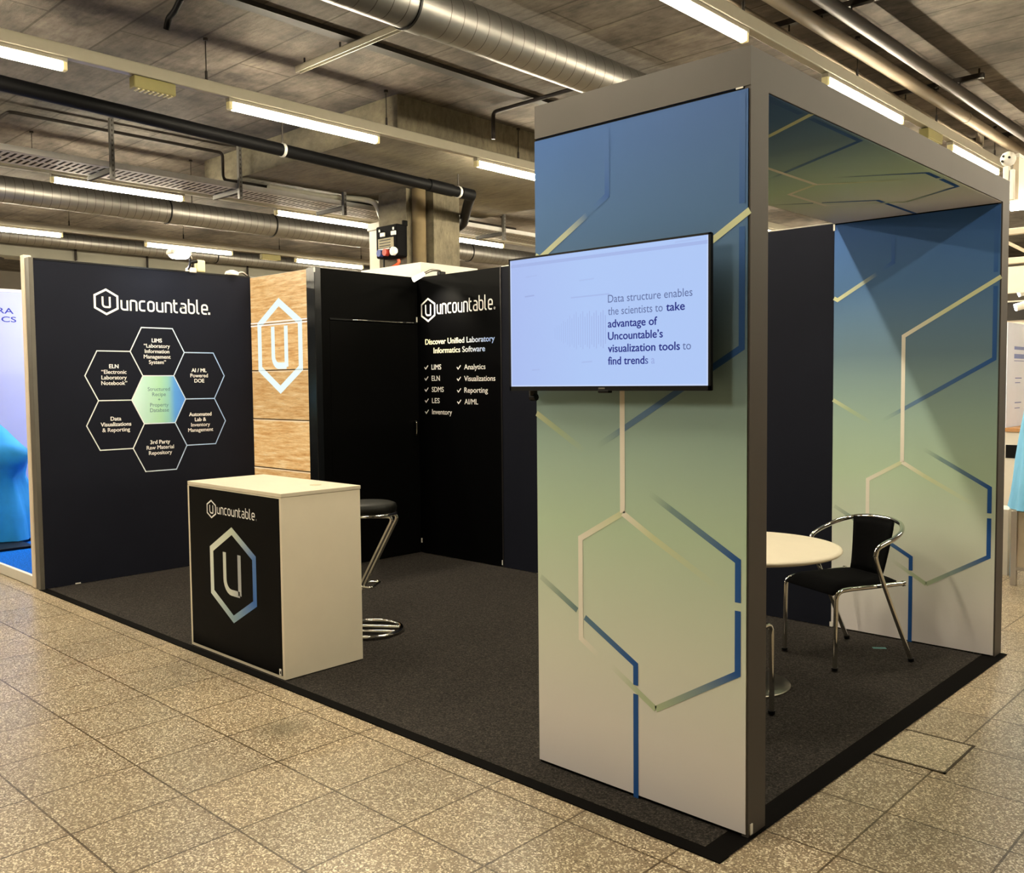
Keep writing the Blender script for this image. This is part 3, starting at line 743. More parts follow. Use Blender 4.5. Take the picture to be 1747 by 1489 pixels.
# ------------------------------------------------------------------ television
def television():
    t = thing('television', 'flat television showing a pale blue text slide, fixed to the arch front', 'television', (-.55, -.05, 1.77))
    x0, x1, z0, z1, y = -1.016, -.097, 1.514, 2.031, -.080
    m = MB(); m.box(x0, x1, y + .004, y + .016, z0, z1, bev=.003); m.box(x0 + .12, x1 - .12, y + .016, y + .055, z0 + .06, z1 - .16, bev=.01); m.build('case', M_BLACK, t)
    m = MB()
    for b in ((x0, x0 + .007, z0, z1), (x1 - .009, x1, z0, z1), (x0, x1, z1 - .007, z1), (x0, x1, z0, z0 + .017)): m.box(b[0], b[1], y - .002, y + .006, b[2], b[3])
    m.build('bezel', M_BLACK, t)
    m = MB(); m.box(x0 + .007, x1 - .009, y, y + .003, z0 + .017, z1 - .007)
    fr = Frame((x0, y, z0), (1, 0, 0), (0, 0, 1), (0, -1, 0))
    W, Hh = x1 - x0, z1 - z0
    pale = lin((206, 222, 255)); dim = lin((158, 174, 228)); mid = lin((164, 182, 234))
    for a in ([(.010, .020), (.010, Hh - .010)], [(W - .012, .020), (W - .012, Hh - .010)], [(.010, .0195), (W - .012, .0195)]): m.strip(fr, a, .005, A(pale, .9), lift=.0006)
    m.strip(fr, [(.01, Hh - .030), (W - .012, Hh - .030)], .012, A(mid, .8), lift=.0006)
    for k in range(24):
        u = .240 + k * .0105; hh = .03 + .075 * min(1, k / 9) * (.8 + .2 * math.sin(k * 2.1)); m.strip(fr, [(u, .215 - hh * .6), (u, .215 + hh * .75)], .0032, A(dim, .25 + .6 * k / 24), lift=.0006)
    for (a, b, c, al) in ((.085, .135, .365, .8), (.32, .50, .345, .5), (.36, .43, .405, .3), (.09, .15, .44, .25), (.12, .16, .08, .35), (.37, .42, .105, .4), (.78, .88, Hh - .018, .3)): m.strip(fr, [(a, c), (b, c + .002)], .005, A(dim, al), lift=.0007)
    scr = m.build('screen', [M_SCREEN], t)
    g = lin((92, 108, 158)); dk = lin((22, 36, 128)); fd = lin((150, 168, 222))
    L0, cap, pit, base, kw = .494, .0275, .0443, .3155, .922
    rows = [[('Data structure enables', 0, .385, g)], [('the scientists to', 0, .256, g), ('take', .272, .080, dk)], [('advantage of', 0, .231, dk)], [("Uncountable\u2019s", 0, .256, dk)], [('visualization tools', 0, .331, dk), ('to', .343, .036, g)], [('find trend', 0, .172, dk), ('s', .175, .015, lin((60, 76, 150))), ('a', .204, .016, fd)]]
    for i, r in enumerate(rows):
        m = MB()
        for s, off, wd, c in r: m.text(fr, s, L0 + off * kw, base - i * pit, cap, c, .022 if c == dk else 0, width=wd * kw, lift=.0012)
        m.build('text_line', M_INK_GLOW, scr)
    m = MB(); m.box(-.57, -.52, y - .003, y + .02, z0 - .008, z0 + .004, bev=.003); k = m.build('sensor_bump', M_BLACK, t)
    m = MB(); m.strip(Frame((-.57, y - .003, z0 + .0), (1, 0, 0), (0, 0, 1), (0, -1, 0)), [(.004, .009), (.034, .009)], .005, lin((120, 116, 110)), lift=.0008); m.build('maker_mark', M_INK, k)
    m = MB(); m.box(x0 + .2, x1 - .2, y + .05, -.003, 1.70, 1.86); m.build('wall_mount', M_BLACK, t)
    m = MB(); m.tube([(-.925, -.045, 1.545), (-.945, -.02, 1.485)], .017, 10); m.tube([(-.95, -.03, 1.488), (-.92, -.03, 1.488)], .014, 8); m.build('bracket_foot', M_BLACK, t)
television()

# ------------------------------------------------------------------ navy wall with the hexagon diagram
def navy_wall():
    t = thing('exhibition_wall', 'dark navy wall with white word mark above a seven hexagon diagram', 'wall panel', (XW, .7, 0), group='booth wall units')
    m = MB(); m.box(XW - .06, XW, -.16, D, .006, 2.5); m.build('panel', M_NAVY, t)
    m = MB(); m.box(XW - .085, XW + .002, -.192, -.160, .0, 2.515, bev=.003); m.build('end_profile', M_GREYEDGE, t)
    m = MB(); m.box(XW - .05, XW + .003, -.158, YS, 2.5, 2.512); m.build('top_profile', M_BLACK, t)
    fr = Frame((XW, 0, 0), (0, 1, 0), (0, 0, 1), (1, 0, 0))
    m = MB(); emblem(m, fr, .368, 2.214, .0965, .106, .0165, WHITE, .056, .082, .0145, WHITE); m.build('logo_emblem', M_INK, t)
    m = MB(); word_mark(m, fr, .487, 2.160, .075, .732, WHITE, .185); m.build('word_mark', M_INK, t)
    # diagram
    def oc(u, z):
        k = max(0, min(1, (u - .62 + (1.43 - z) * .15) / .55)); a, b = lin((240, 246, 244)), lin((176, 208, 255))
        return tuple(a[i] + (b[i] - a[i]) * k for i in range(3))
    cx, dx, dz, hw, th, hh = .773, .359, .1965, .2285, .131, .1965
    def hexa(u, z): return [(u - hw, z), (u - th, z + hh), (u + th, z + hh), (u + hw, z), (u + th, z - hh), (u - th, z - hh)]
    ctr = [(cx, 1.433 + 2 * hh), (cx, 1.433 - 2 * hh), (cx - dx, 1.433 + hh), (cx - dx, 1.433 - hh), (cx + dx, 1.433 + hh), (cx + dx, 1.433 - hh)]
    m = MB()
    for q, (u, z) in enumerate(ctr):
        P_ = hexa(u, z); m.strip(fr, P_, .0085, [oc(*p) for p in P_], True, lift=.0008 + q * .0002)
    m.build('hexagon_outlines', M_INK, t)
    m = MB(); P_ = hexa(cx, 1.433); n = 24
    def top(u): d = abs(u - cx); return hh if d <= th else hh * (hw - d) / (hw - th)
    st = [(0, lin((222, 250, 246))), (.25, lin((196, 236, 222))), (.52, lin((176, 226, 190))), (.68, lin((150, 210, 206))), (.80, lin((92, 164, 244))), (1, lin((84, 148, 240)))]
    def gc(k):
        for (a, ca), (b, cb) in zip(st, st[1:]):
            if k <= b: f = (k - a) / (b - a); return tuple(ca[i] + (cb[i] - ca[i]) * f for i in range(3))
        return st[-1][1]
    for i in range(n):
        u0, u1 = cx - hw + 2 * hw * i / n, cx - hw + 2 * hw * (i + 1) / n
        c0, c1 = gc(i / n), gc((i + 1) / n)
        m.face([fr.at(u0, 1.433 - top(u0), .0006), fr.at(u1, 1.433 - top(u1), .0006), fr.at(u1, 1.433 + top(u1), .0006), fr.at(u0, 1.433 + top(u0), .0006)], [c0, c1, c1, c0])
    g = lin((96, 132, 140))
    for k, s in enumerate(('Structured', 'Recipe', '+', 'Property', 'Database')): m.text(fr, s, cx, 1.505 - k * .0435, .030, g, 0, 'c', lift=.0013)
    m.build('centre_hexagon', M_INK, t)
    m = MB()
    LQ, RQ = '\u201c', '\u201d'
    for u, z, rows in ((.768, 1.905, ['LIMS', LQ + 'Laboratory', 'Information', 'Management', 'System' + RQ]), (.411, 1.690, ['ELN', LQ + 'Electronic', 'Laboratory', 'Notebook' + RQ]), (.414, 1.272, ['Data', 'Visualizations', '& Reporting']),
                       (.771, 1.067, ['3rd Party', 'Raw Material', 'Repository']), (1.129, 1.661, ['AI / ML', 'Powered', 'DOE']), (1.130, 1.286, ['Automated', 'Lab &', 'Inventory', 'Management'])):
        for k, s in enumerate(rows):
            bold = .034 if (k == 0 or s in ('Visualizations', 'Lab &') and u < 1.2 and s != 'x') else .020
            m.text(fr, s, u, z - k * .0445, .0305, WHITE, bold, 'c', lift=.001)
    m.build('diagram_lettering', M_INK, t)
    m = MB(); m.box(XW, XW + .004, .06, .10, .006, .016); m.build('clip', M_CLIP, t)
navy_wall()

# ------------------------------------------------------------------ backlit wood print
def light_box():
    t = thing('light_box', 'backlit wood plank light box with a white hexagon emblem between navy and black walls', 'light box', (-5.4, YS, 0), group='booth wall units')
    fr = Frame((0, YS, 0), (1, 0, 0), (0, 0, 1), (0, -1, 0))
    x0, x1 = XW + .004, -4.996
    m = MB(); m.box(x0, x1, YS + .004, YS + .10, .01, 2.498); m.build('frame', M_WHITE2, t)
    m = MB(); m.box(x0 + .004, x1 - .004, YS, YS + .004, .012, 2.496)
    bk, wh = A((.006, .005, .004), 1), A(lin((255, 250, 240)), .9)
    for z in (.817, 1.246, 1.674):
        m.strip(fr, [(x0, z), (x1, z)], .009, bk); m.strip(fr, [(x0, z - .011), (x1, z - .011)], .006, A(lin((255, 238, 206)), .6))
    for z, c, w_ in ((2.092, wh, .011), (2.079, bk, .005), (2.068, wh, .012)): m.strip(fr, [(x0, z), (x1, z)], w_, c)
    p = m.build('wood_print', M_WOOD, t)
    m = MB(); cw = lin((238, 255, 252))
    emblem(m, fr, -5.433, 1.880, .350, .412, .062, cw, .205, .340, .056, cw, .515)
    m.build('logo_emblem', M_INK_GLOW, p)
    m = MB(); m.box(x1 - .003, x1 + .001, YS - .002, YS + .004, .4, 2.0); m.build('painted_edge_glow', M_INK_GLOW if 0 else mat('pale_edge', (240, 246, 240), .4), t)  # light leaking along the box edge, put in as a pale painted strip
light_box()

# ------------------------------------------------------------------ black closet wall with door
def closet_wall():
    t = thing('closet_wall', 'black closet wall with a flush black door beside the wood light box', 'wall panel', (XS, 2.2, 0), group='booth wall units')
    m = MB(); m.box(-4.994, XS, YS - .012, YS + .05, .006, 2.505, bev=.004); m.build('corner_post', mat('glossy_black_post', (22, 24, 26), .22, .0, .05), t)
    m = MB(); m.box(XS - .05, XS - .004, YS + .05, D, .006, 2.5); m.box(XS - .05, XS, YS + .05, 1.752, .006, 2.5); m.box(XS - .05, XS, 1.752, D - .012, 2.098, 2.5); m.build('panel', M_BLACKPANEL, t)
    m = MB(); m.box(XS - .04, XS - .001, 1.762, 2.690, .012, 2.078, bev=.002); d = m.build('door', M_BLACKPANEL, t)
    m = MB(); m.tube(bend_path([(XS, 2.645, 1.205), (XS + .038, 2.645, 1.205), (XS + .038, 2.645, 1.085), (XS, 2.645, 1.085)], .02), .009, 10); m.build('handle', M_CHROME, d)
    m = MB(); m.cyl((XS - .002, 2.645, .905), (XS + .012, 2.645, .905), .017, 16); m.build('lock', M_CHROME, d)
    m = MB(); m.box(XS - .002, XS + .010, 1.755, 2.69, 2.080, 2.097, bev=.003); c = m.build('door_closer_rail', M_BLACK, t)
    m = MB(); m.tube([(XS + .014, 1.98, 2.089), (XS + .014, 2.52, 2.089)], .0065, 8); m.tube([(XS + .014, 2.56, 2.089), (XS + .014, 2.64, 2.089)], .0075, 8); m.build('closer_rod', M_CHROME, c)
    m = MB(); m.box(XS + .0, XS + .005, 2.688, 2.699, 2.10, 2.145); m.build('clip', M_CLIP, t)
    m = MB(); m.box(XS - .001, XS + .012, YS - .015, YS - .011, 2.462, 2.500); m.build('clip', M_CLIP, t)
closet_wall()

def info_wall():
    t = thing('information_wall', 'black wall listing software features in white under the word mark', 'wall panel', (-4.34, D, 0), group='booth wall units')
    x0, x1 = XS + .004, -3.815
    m = MB(); m.box(XS - .05, x1, D, D + .06, .006, 2.5); m.build('panel', M_BLACKGLOSS, t)
    m = MB(); m.box(x1 - .006, x1 + .004, D - .004, D + .004, .01, 2.5); m.build('joint_profile', M_GREYEDGE if 0 else mat('dark_profile', (58, 56, 56), .35, .6), t)
    fr = Frame((0, D, 0), (1, 0, 0), (0, 0, 1), (0, -1, 0))
    m = MB(); emblem(m, fr, -4.728, 2.202, .0965, .108, .0155, WHITE, .066, .094, .0145, WHITE); m.build('logo_emblem', M_INK, t)
    m = MB(); word_mark(m, fr, -4.605, 2.163, .080, .690, WHITE, .165, False); m.strip(fr, arc(-3.888, 2.168, .008, 0, 330, 8), .004, WHITE); m.build('word_mark', M_INK, t)
    a, b = lin((255, 250, 214)), lin((168, 196, 255))
    def gc(u): k = max(0, min(1, (u + 4.45) / .5)); return (*[a[i] + (b[i] - a[i]) * k for i in range(3)], 1)
    m = MB(); m.text(fr, 'Discover Unified Laboratory', -4.772, 1.895, .047, gc, .028, width=.88); m.text(fr, 'Informatics Software', -4.660, 1.815, .047, gc, .028, width=.652); m.build('heading', M_INK, t)
    m = MB()
    for k, (s, wd) in enumerate((('LIMS', .128), ('ELN', .108), ('SDMS', .158), ('LES', .102), ('Inventory', .262))): m.text(fr, s, -4.692, 1.670 - k * .0995, .044, WHITE, .014, width=wd)
    for k, (s, wd) in enumerate((('Analytics', .262), ('Visualizations', .378), ('Reporting', .288), ('AI/ML', .168))): m.text(fr, s, -4.267, 1.664 - k * .0995, .044, WHITE, .014, width=wd)
    m.build('feature_list', M_INK, t)
    m = MB()
    for u, n, z in ((-4.764, 5, 1.690), (-4.335, 4, 1.683)):
        for k in range(n): m.strip(fr, [(u - .024, z - k * .0995 + .003), (u - .008, z - k * .0995 - .014), (u + .024, z - k * .0995 + .018)], .009, WHITE)
    m.build('tick_marks', M_INK, t)
    m = MB(); m.box(x0 + .004, x0 + .016, D - .004, D + .001, .095, .135); m.build('clip', M_CLIP, t)
    m = MB(); m.box(x1 - .014, x1 - .004, D - .005, D + .001, .022, .062); m.build('clip', M_CLIP, t)
info_wall()
for x0, x1, lab in ((-3.810, -2.38, 'plain navy back wall panel between the feature list wall and the arch front'), (-2.376, -.95, 'plain navy back wall panel seen through the arch, left of its rear panel')):
    t = thing('exhibition_wall', lab, 'wall panel', ((x0 + x1) / 2, D, 0), group='booth wall units')
    m = MB(); m.box(x0, x1, D + .002, D + .06, .006, 2.5); m.build('panel', M_NAVY, t)
    m = MB(); m.box(x0, x1, D + .004, D + .05, 2.5, 2.508); m.build('top_profile', M_STEEL, t)

# ------------------------------------------------------------------ counter
def counter():
    t = thing('reception_counter', 'cream white reception counter with black branded front standing on the carpet edge', 'counter', (-3.12, .12, 0))
    x0, x1, y0, y1, h = -3.622, -2.614, -.135, .362, .985
    m = MB()
    m.box(x0, x0 + .02, y0, y1, .010, h - .022); m.box(x1 - .02, x1, y0, y1, .010, h - .022); m.box(x0 + .02, x1 - .02, y0 + .014, y1 - .012, .010, .03); m.box(x0 + .02, x1 - .02, y0, y0 + .02, .010, .026); m.box(x0 + .02, x1 - .02, y0, y0 + .02, h - .028, h - .022)
    m.box(x0 + .02, x1 - .02, y1 - .02, y1, .010, h - .022)
    m.build('body', M_WHITE, t)
    m = MB(); m.box(x0, x1, y0, y1 + .006, h - .0205, h, bev=.002); tp = m.build('top', M_WHITE, t)
    m = MB(); m.cyl((-2.83, .22, h - .001), (-2.83, .22, h + .0015), .032, 24); m.build('cable_grommet', mat('cream_cap', (196, 184, 150), .5), tp)
    m = MB(); m.box(x0 + .01, x1 - .01, y0 + .012, y1 - .012, .0055, .0105); m.build('plinth', M_BLACK, t)
    m = MB(); m.box(x0 + .020, x1 - .026, y0 - .001, y0 + .006, .026, h - .028); pn = m.build('front_panel', M_BLACKGLOSS, t)
    fr = Frame((0, y0 - .001, 0), (1, 0, 0), (0, 0, 1), (0, -1, 0))
    cA, cB, cC = lin((236, 240, 226)), lin((206, 216, 196)), lin((62, 112, 190))
    P_ = hexagon(-3.121, .4915, .250 - .020, .271 - .0235, .5)
    m = MB(); m.strip(fr, P_, .038, [cB, lin((84, 124, 186)), cC, lin((150, 178, 190)), lin((226, 234, 226)), cA], True)
    m.build('logo_emblem', M_INK, pn)
    m = MB()
    for st in letter_u(-3.207, .392, .159, .220, .07): m.strip(fr, st, .034, [*(lin((216, 220, 210)) if q[0] < -3.1 else lin((178, 182, 184)) for q in st)])
    m.build('logo_letter', M_INK, pn)
    m = MB(); emblem(m, fr, -3.341, .843, .0525, .0535, .0085, WHITE, .036, .045, .0075, WHITE); word_mark(m, fr, -3.274, .8245, .0355, .398, WHITE, .17, False); m.strip(fr, arc(-2.858, .826, .004, 0, 330, 8), .002, lin((150, 150, 150))); m.build('word_mark', M_INK, pn)
    m = MB(); m.box(x1 - .046, x1 - .029, y0 - .006, y0, .028, .062, bev=.001); k = m.build('lock_plate', M_CLIP, t)
    m = MB(); m.box(x1 - .037, x1 - .029, y0 - .007, y0 - .006, .038, .052); m.build('keyhole', M_BLACK, k)
counter()

# ------------------------------------------------------------------ bar stool
def stool():
    cx, cy = -3.06, .745
    t = thing('bar_stool', 'chrome bar stool with round black padded seat standing behind the counter', 'stool', (cx, cy, 0))
    d = Vector((.821, .571, 0)); p = Vector((-.571, .821, 0)); c = Vector((cx, cy, 0))
    def at(a, b, z): return c + d * a + p * b + Vector((0, 0, z))
    m = MB(); m.lathe((cx, cy, 0), [(.005, .752), (.165, .752), (.180, .764), (.183, .785), (.176, .806), (.150, .816), (.02, .818)], 40); m.build('seat', M_LEATHER, t)
    m = MB(); m.tube([(cx + .176 * math.cos(2 * PI * k / 48), cy + .176 * math.sin(2 * PI * k / 48), .748) for k in range(48)], .011, 10, closed=True); m.build('seat_ring', M_CHROME, t)
    for s in (-1, 1):
        b = .055 * s
        m = MB(); m.tube(bend_path([at(-.08, b, .735), at(.185, b, .735), at(-.180, b, .019), at(.178, b, .019)], .045, 7), .0125, 12); m.build('tube_frame', M_CHROME, t)
    m = MB(); m.tube([(cx + .2 * math.cos(2 * PI * k / 56), cy + .2 * math.sin(2 * PI * k / 56), .0195) for k in range(56)], .0135, 12, closed=True); m.build('base_ring', M_CHROME, t)
    m = MB(); m.tube(bend_path([at(-.055, -.055, .30), at(.05, -.09, .30), at(.05, .09, .30), at(-.055, .055, .30)], .03), .008, 8); m.tube(bend_path([at(-.04, -.055, .30), at(-.22, -.06, .30), at(-.22, .06, .30), at(-.04, .055, .30)], .04), .009, 8); m.build('footrest', M_CHROME, t)
stool()

# ------------------------------------------------------------------ round table
def table():
    cx, cy = -.812, 1.405
    t = thing('round_table', 'round cream table on a chrome disc foot under the arch', 'table', (cx, cy, 0))
    m = MB(); m.lathe((cx, cy, .690), [(.01, 0), (.440, 0), (.462, .006), (.471, .016), (.468, .024), (.45, .027), (.01, .027)], 72); m.build('tabletop', M_WHITE, t)
    m = MB(); m.lathe((cx, cy, 0), [(.03, .03), (.03, .68), (.085, .684), (.085, .69)], 28); m.build('column', M_CHROME, t)
    m = MB(); m.lathe((cx, cy, .005), [(.228, 0), (.230, .006), (.225, .010), (.12, .016), (.05, .028), (.03, .032), (.005, .032)], 56); m.build('base', M_STEEL, t)
table()

# ------------------------------------------------------------------ tub chairs
def make_chair():
    t = thing('tub_chair', 'black upholstered chair with curved chrome tube arms, its back toward the rear arch panel', 'chair', (0, 0, 0), group='chrome tube chairs at the round table')
    r = .0125
    for s in (-1, 1):
        m = MB(); m.tube(bend_path([(s * .205, .245, .012), (s * .205, .238, .425), (s * .207, .14, .430)], .055, 6), r, 12); lg = m.build('leg', M_CHROME, t, True)
        m = MB(); m.cyl((s * .205, .245, 0.005), (s * .205, .245, .02), .017, 12); m.build('foot_cap', M_BLACK, lg, True)
        m = MB(); m.tube([(s * .207, .14, .430), (s * .216, -.03, .431), (s * .225, -.20, .432)], r, 12); m.cyl((s * .2255, -.20, .432), (s * .2262, -.212, .432), .016, 12); m.build('seat_rail', M_CHROME, t, True)
        m = MB(); m.tube(smooth_path([(s * .247, -.245, .012), (s * .249, -.11, .30), (s * .2515, -.045, .440), (s * .254, .008, .56), (s * .256, .022, .606)], 5), r, 12); lg = m.build('leg', M_CHROME, t, True)
        m = MB(); m.cyl((s * .247, -.247, .005), (s * .247, -.243, .022), .017, 12); m.build('foot_cap', M_BLACK, lg, True)
    hp = [(-.256, .022, .606), (-.258, .010, .643), (-.262, -.035, .668), (-.263, -.10, .690), (-.238, -.175, .720), (-.175, -.235, .745), (-.09, -.262, .757), (0, -.268, .760)]
    hp = hp + [(-x, y, z) for x, y, z in reversed(hp[:-1])]
    m = MB(); m.tube(smooth_path(hp, 5), .0135, 12); m.build('back_hoop', M_CHROME, t, True)
    # seat pad: rounded slab with a drooping front edge
    m = MB(); nx, ny = 12, 14; top, bot = [], []
    for j in range(ny + 1):
        v = j / ny; y = -.205 + .455 * v; hw = .198 - .02 * (1 - v) ** 2
        row, rb = [], []
        for i in range(nx + 1):
            u = i / nx * 2 - 1; e = (1 - abs(u) ** 6) * (1 - (2 * v - 1) ** 10)
            z = .438 + .026 * max(0, e) ** .5 - .030 * max(0, (v - .82) / .18) ** 2 - .004 * (1 - u * u)
            row.append(Vector((u * hw, y, z))); rb.append(Vector((u * hw * .985, y, .428 - .026 * max(0, (v - .82) / .18) ** 2)))
        top.append(row); bot.append(rb)
    for g, f in ((top, 0), (bot, 1)):
        vs = [[m.bm.verts.new(p) for p in r_] for r_ in g]
        for j in range(ny):
            for i in range(nx): m.face([vs[j][i], vs[j][i + 1], vs[j + 1][i + 1], vs[j + 1][i]], None, True)
        if f:
            edge = [(0, i) for i in range(nx)] + [(j, nx) for j in range(ny)] + [(ny, i) for i in range(nx, 0, -1)] + [(j, 0) for j in range(ny, 0, -1)]
            for k in range(len(edge)):
                a, b = edge[k], edge[(k + 1) % len(edge)]
                m.face([keep[a[0]][a[1]], keep[b[0]][b[1]], vs[b[0]][b[1]], vs[a[0]][a[1]]], None, True)
        keep = vs
    m.build('seat', M_FABRIC, t, True)
    # curved backrest between seat and hoop
    m = MB(); G = []
    for sgn in (1, -1):
        rows = []
        for j in range(9):
            v = j / 8; z = .452 + .302 * v; row = []
            for i in range(13):
                u = i / 12 * 2 - 1; hw = .125 + .033 * v
                y = -.185 - .075 * v ** .8 + .055 * u * u * (.6 + .4 * v) + sgn * .014 * (1 - abs(u) ** 8) ** .5 * (1 - abs(2 * v - 1) ** 12) ** .5
                row.append(m.bm.verts.new((u * hw, y, z)))
            rows.append(row)
        for j in range(8):
            for i in range(12): m.face([rows[j][i], rows[j][i + 1], rows[j + 1][i + 1], rows[j + 1][i]], None, True)
        G.append(rows)
    bmesh.ops.remove_doubles(m.bm, verts=m.bm.verts[:], dist=.0005)
    m.build('backrest', M_FABRIC, t, True)
    return t
ch = make_chair(); ch.location = (-.638, 2.195, .005); ch.rotation_euler = (0, 0, math.radians(155.8))
dup(ch, (-.692, .845, .005), 'chrome tube chair almost hidden behind the arch front, one front leg showing', math.radians(2))

# ------------------------------------------------------------------ lamps on the booth walls
def floodlight():
    t = thing('floodlight', 'white glowing floodlight on a curved arm over the navy wall', 'lamp', (XW, 1.0, 2.51))
    hx, hy, hz = -5.50, .785, 2.577
    m = MB(); m.box(hx - .055, hx + .055, hy - .085, hy + .085, hz + .0, hz + .042, bev=.014); h = m.build('lamp_head', M_WHITE2, t)
    m = MB(); m.lathe((hx, hy, hz - .022), [(.01, 0), (.06, .002), (.075, .015), (.078, .026), (.01, .026)], 28); m.build('led_lens', M_LED, h)
    m = MB(); m.tube(smooth_path([(hx - .03, hy + .09, hz + .02), (-5.58, .92, 2.575), (-5.75, 1.00, 2.54), (XW + .0, 1.06, 2.535), (XW - .03, 1.09, 2.515)], 6), .012, 10); m.build('arm', M_STEEL, t)
    m = MB(); m.cyl((-5.60, .925, 2.545), (-5.60, .985, 2.56), .014, 12); m.build('joint_knob', M_BLACK, t)
    m = MB(); m.box(XW - .055, XW + .012, 1.06, 1.13, 2.50, 2.545, bev=.006); m.build('clamp', M_STEEL, t)
    m = MB(); m.box(XW - .06, XW - .005, 1.14, 1.22, 2.512, 2.62, bev=.014); m.build('transformer', M_CAP, t)
floodlight()
def small_flood():
    t = thing('floodlight', 'small white lamp lying on top of the navy wall near the wood light box', 'lamp', (XW, 1.47, 2.51))
    m = MB(); m.lathe((XW - .02, 1.47, 2.512), [(.055, 0), (.06, .012), (.05, .032), (.02, .045), (.004, .047)], 24); m.build('lamp_head', M_CLIP, t)
    m = MB(); m.tube(smooth_path([(XW - .02, 1.52, 2.53), (XW - .02, 1.57, 2.545), (XW - .02, 1.62, 2.52)], 5), .01, 8); m.build('arm', M_STEEL, t)
small_flood()
def arm_lamp():
    t = thing('arm_lamp', 'short glowing arm lamp in the corner above the black feature list wall', 'lamp', (-4.7, D, 2.51))
    m = MB(); m.tube([(-4.590, 2.42, 2.436), (-4.535, 2.50, 2.490)], [.021, .017], 14); h = m.build('lamp_head', emit('lit_arm_lamp', (1.0, .95, .66), 14), t)
    m = MB(); m.tube(smooth_path([(-4.535, 2.50, 2.490), (-4.53, 2.58, 2.525), (-4.56, 2.70, 2.535), (-4.58, 2.735, 2.50)], 5), .011, 10); m.build('arm', M_STEEL, t)
    m = MB(); m.box(-4.605, -4.555, D + .0, D + .062, 2.50, 2.53, bev=.004); m.build('clamp', M_BLACK, t)
    l = bpy.data.lights.new('arm_lamp_beam', 'SPOT'); l.energy = 38; l.color = (1, .9, .68); l.spot_size = math.radians(95); l.spot_blend = .9; l.shadow_soft_size = .03
    o = bpy.data.objects.new('arm_lamp_beam', l); C.objects.link(o); o.parent = h
    o.location = Vector((-4.56, 2.43, 2.41)) - Vector(LOCW[h.name]); o.rotation_euler = Vector((.15, .9, -1.0)).to_track_quat('-Z', 'Y').to_euler()
arm_lamp()

# ================================================================== NEIGHBOURING STANDS
def fascia():
    t = thing('fascia_box', 'white box fascia of a stand behind the black closet, at the concrete column', 'fascia', (-5.88, 3.58, 0))
    x0, x1, y0, y1 = -6.36, -5.40, 3.20, 3.97
    m = MB(); m.box(x0, x1, y0, y0 + .03, 2.595, 2.735); m.box(x1 - .03, x1, y0 + .03, y1, 2.595, 2.735); m.box(x0, x0 + .03, y0 + .03, y1, 2.595, 2.735); m.box(x0 + .03, x1 - .03, y1 - .03, y1, 2.595, 2.735)
    m.box(x0 + .03, x1 - .03, y0 + .03, y1 - .03, 2.60, 2.615); m.build('fascia_board', M_WHITE2, t)
    for x, y in ((x0 + .03, y0 + .03), (x1 - .03, y0 + .03), (x1 - .03, y1 - .03), (x0 + .03, y1 - .03)):
        m = MB(); m.cyl((x, y, 0), (x, y, 2.6), .025, 12); m.build('post', M_STEEL, t)
fascia()

def left_stand():
    t = thing('neighbour_stand', 'lavender backed neighbouring stand with white frame at the left edge of the photo', 'exhibition stand', (-7.5, 0, 0))
    m = MB(); m.box(-10.5, XW - .14, -.155, 2.7, .0, .075); m.build('platform', M_BLUE_CARPET, t)
    m = MB(); m.box(-10.5, XW - .10, -.185, -.155, .003, .085, bev=.004); m.build('base_profile', M_WHITE2, t)
    m = MB(); m.box(XW - .150, XW - .090, -.20, -.14, .003, 2.54, bev=.006); m.build('post', M_BEIGE, t)
    m = MB(); m.box(-8.90, -8.824, -.15, 2.7, .075, 2.52); w_ = m.build('back_wall', M_LAV, t)
    m = MB(); m.box(-8.905, -8.815, -.15, 2.7, 2.52, 2.55); m.build('top_profile', M_WHITE2, t)
    fr = Frame((-8.824, 0, 0), (0, 1, 0), (0, 0, 1), (1, 0, 0)); c = lin((30, 44, 150))
    m = MB(); m.text(fr, 'RA', .632, 2.300, .056, c, .014, 'r', width=.150); m.text(fr, 'ICS', .655, 2.214, .054, c, .014, 'r', width=.165); m.build('lettering', M_INK, w_)
left_stand()
def added_stand_lamp():  # unseen lamp, added to brighten the lavender wall and cloth with white light
    t = thing('arm_lamp', 'unseen arm lamp added to brighten the lavender stand, behind the navy wall', 'lamp', (-8.86, 2.0, 2.55))
    m = MB(); m.tube(smooth_path([(-8.86, 2.0, 2.565), (-8.5, 2.0, 2.72), (-8.1, 1.9, 2.70)], 6), .012, 10); m.build('arm', M_STEEL, t)
    m = MB(); m.box(-8.15, -7.95, 1.82, 1.98, 2.66, 2.70, bev=.01); h = m.build('lamp_head', M_WHITE2, t)
    l = bpy.data.lights.new('added_stand_beam', 'AREA'); l.shape = 'RECTANGLE'; l.size = .18; l.size_y = .14; l.energy = 110; l.color = (.93, .96, 1.0)
    o = bpy.data.objects.new('added_stand_beam', l); C.objects.link(o); o.parent = h
    o.location = Vector((-8.05, 1.90, 2.655)) - Vector(LOCW[h.name]); o.rotation_euler = Vector((-.1, -.75, -1)).to_track_quat('-Z', 'Y').to_euler()
added_stand_lamp()
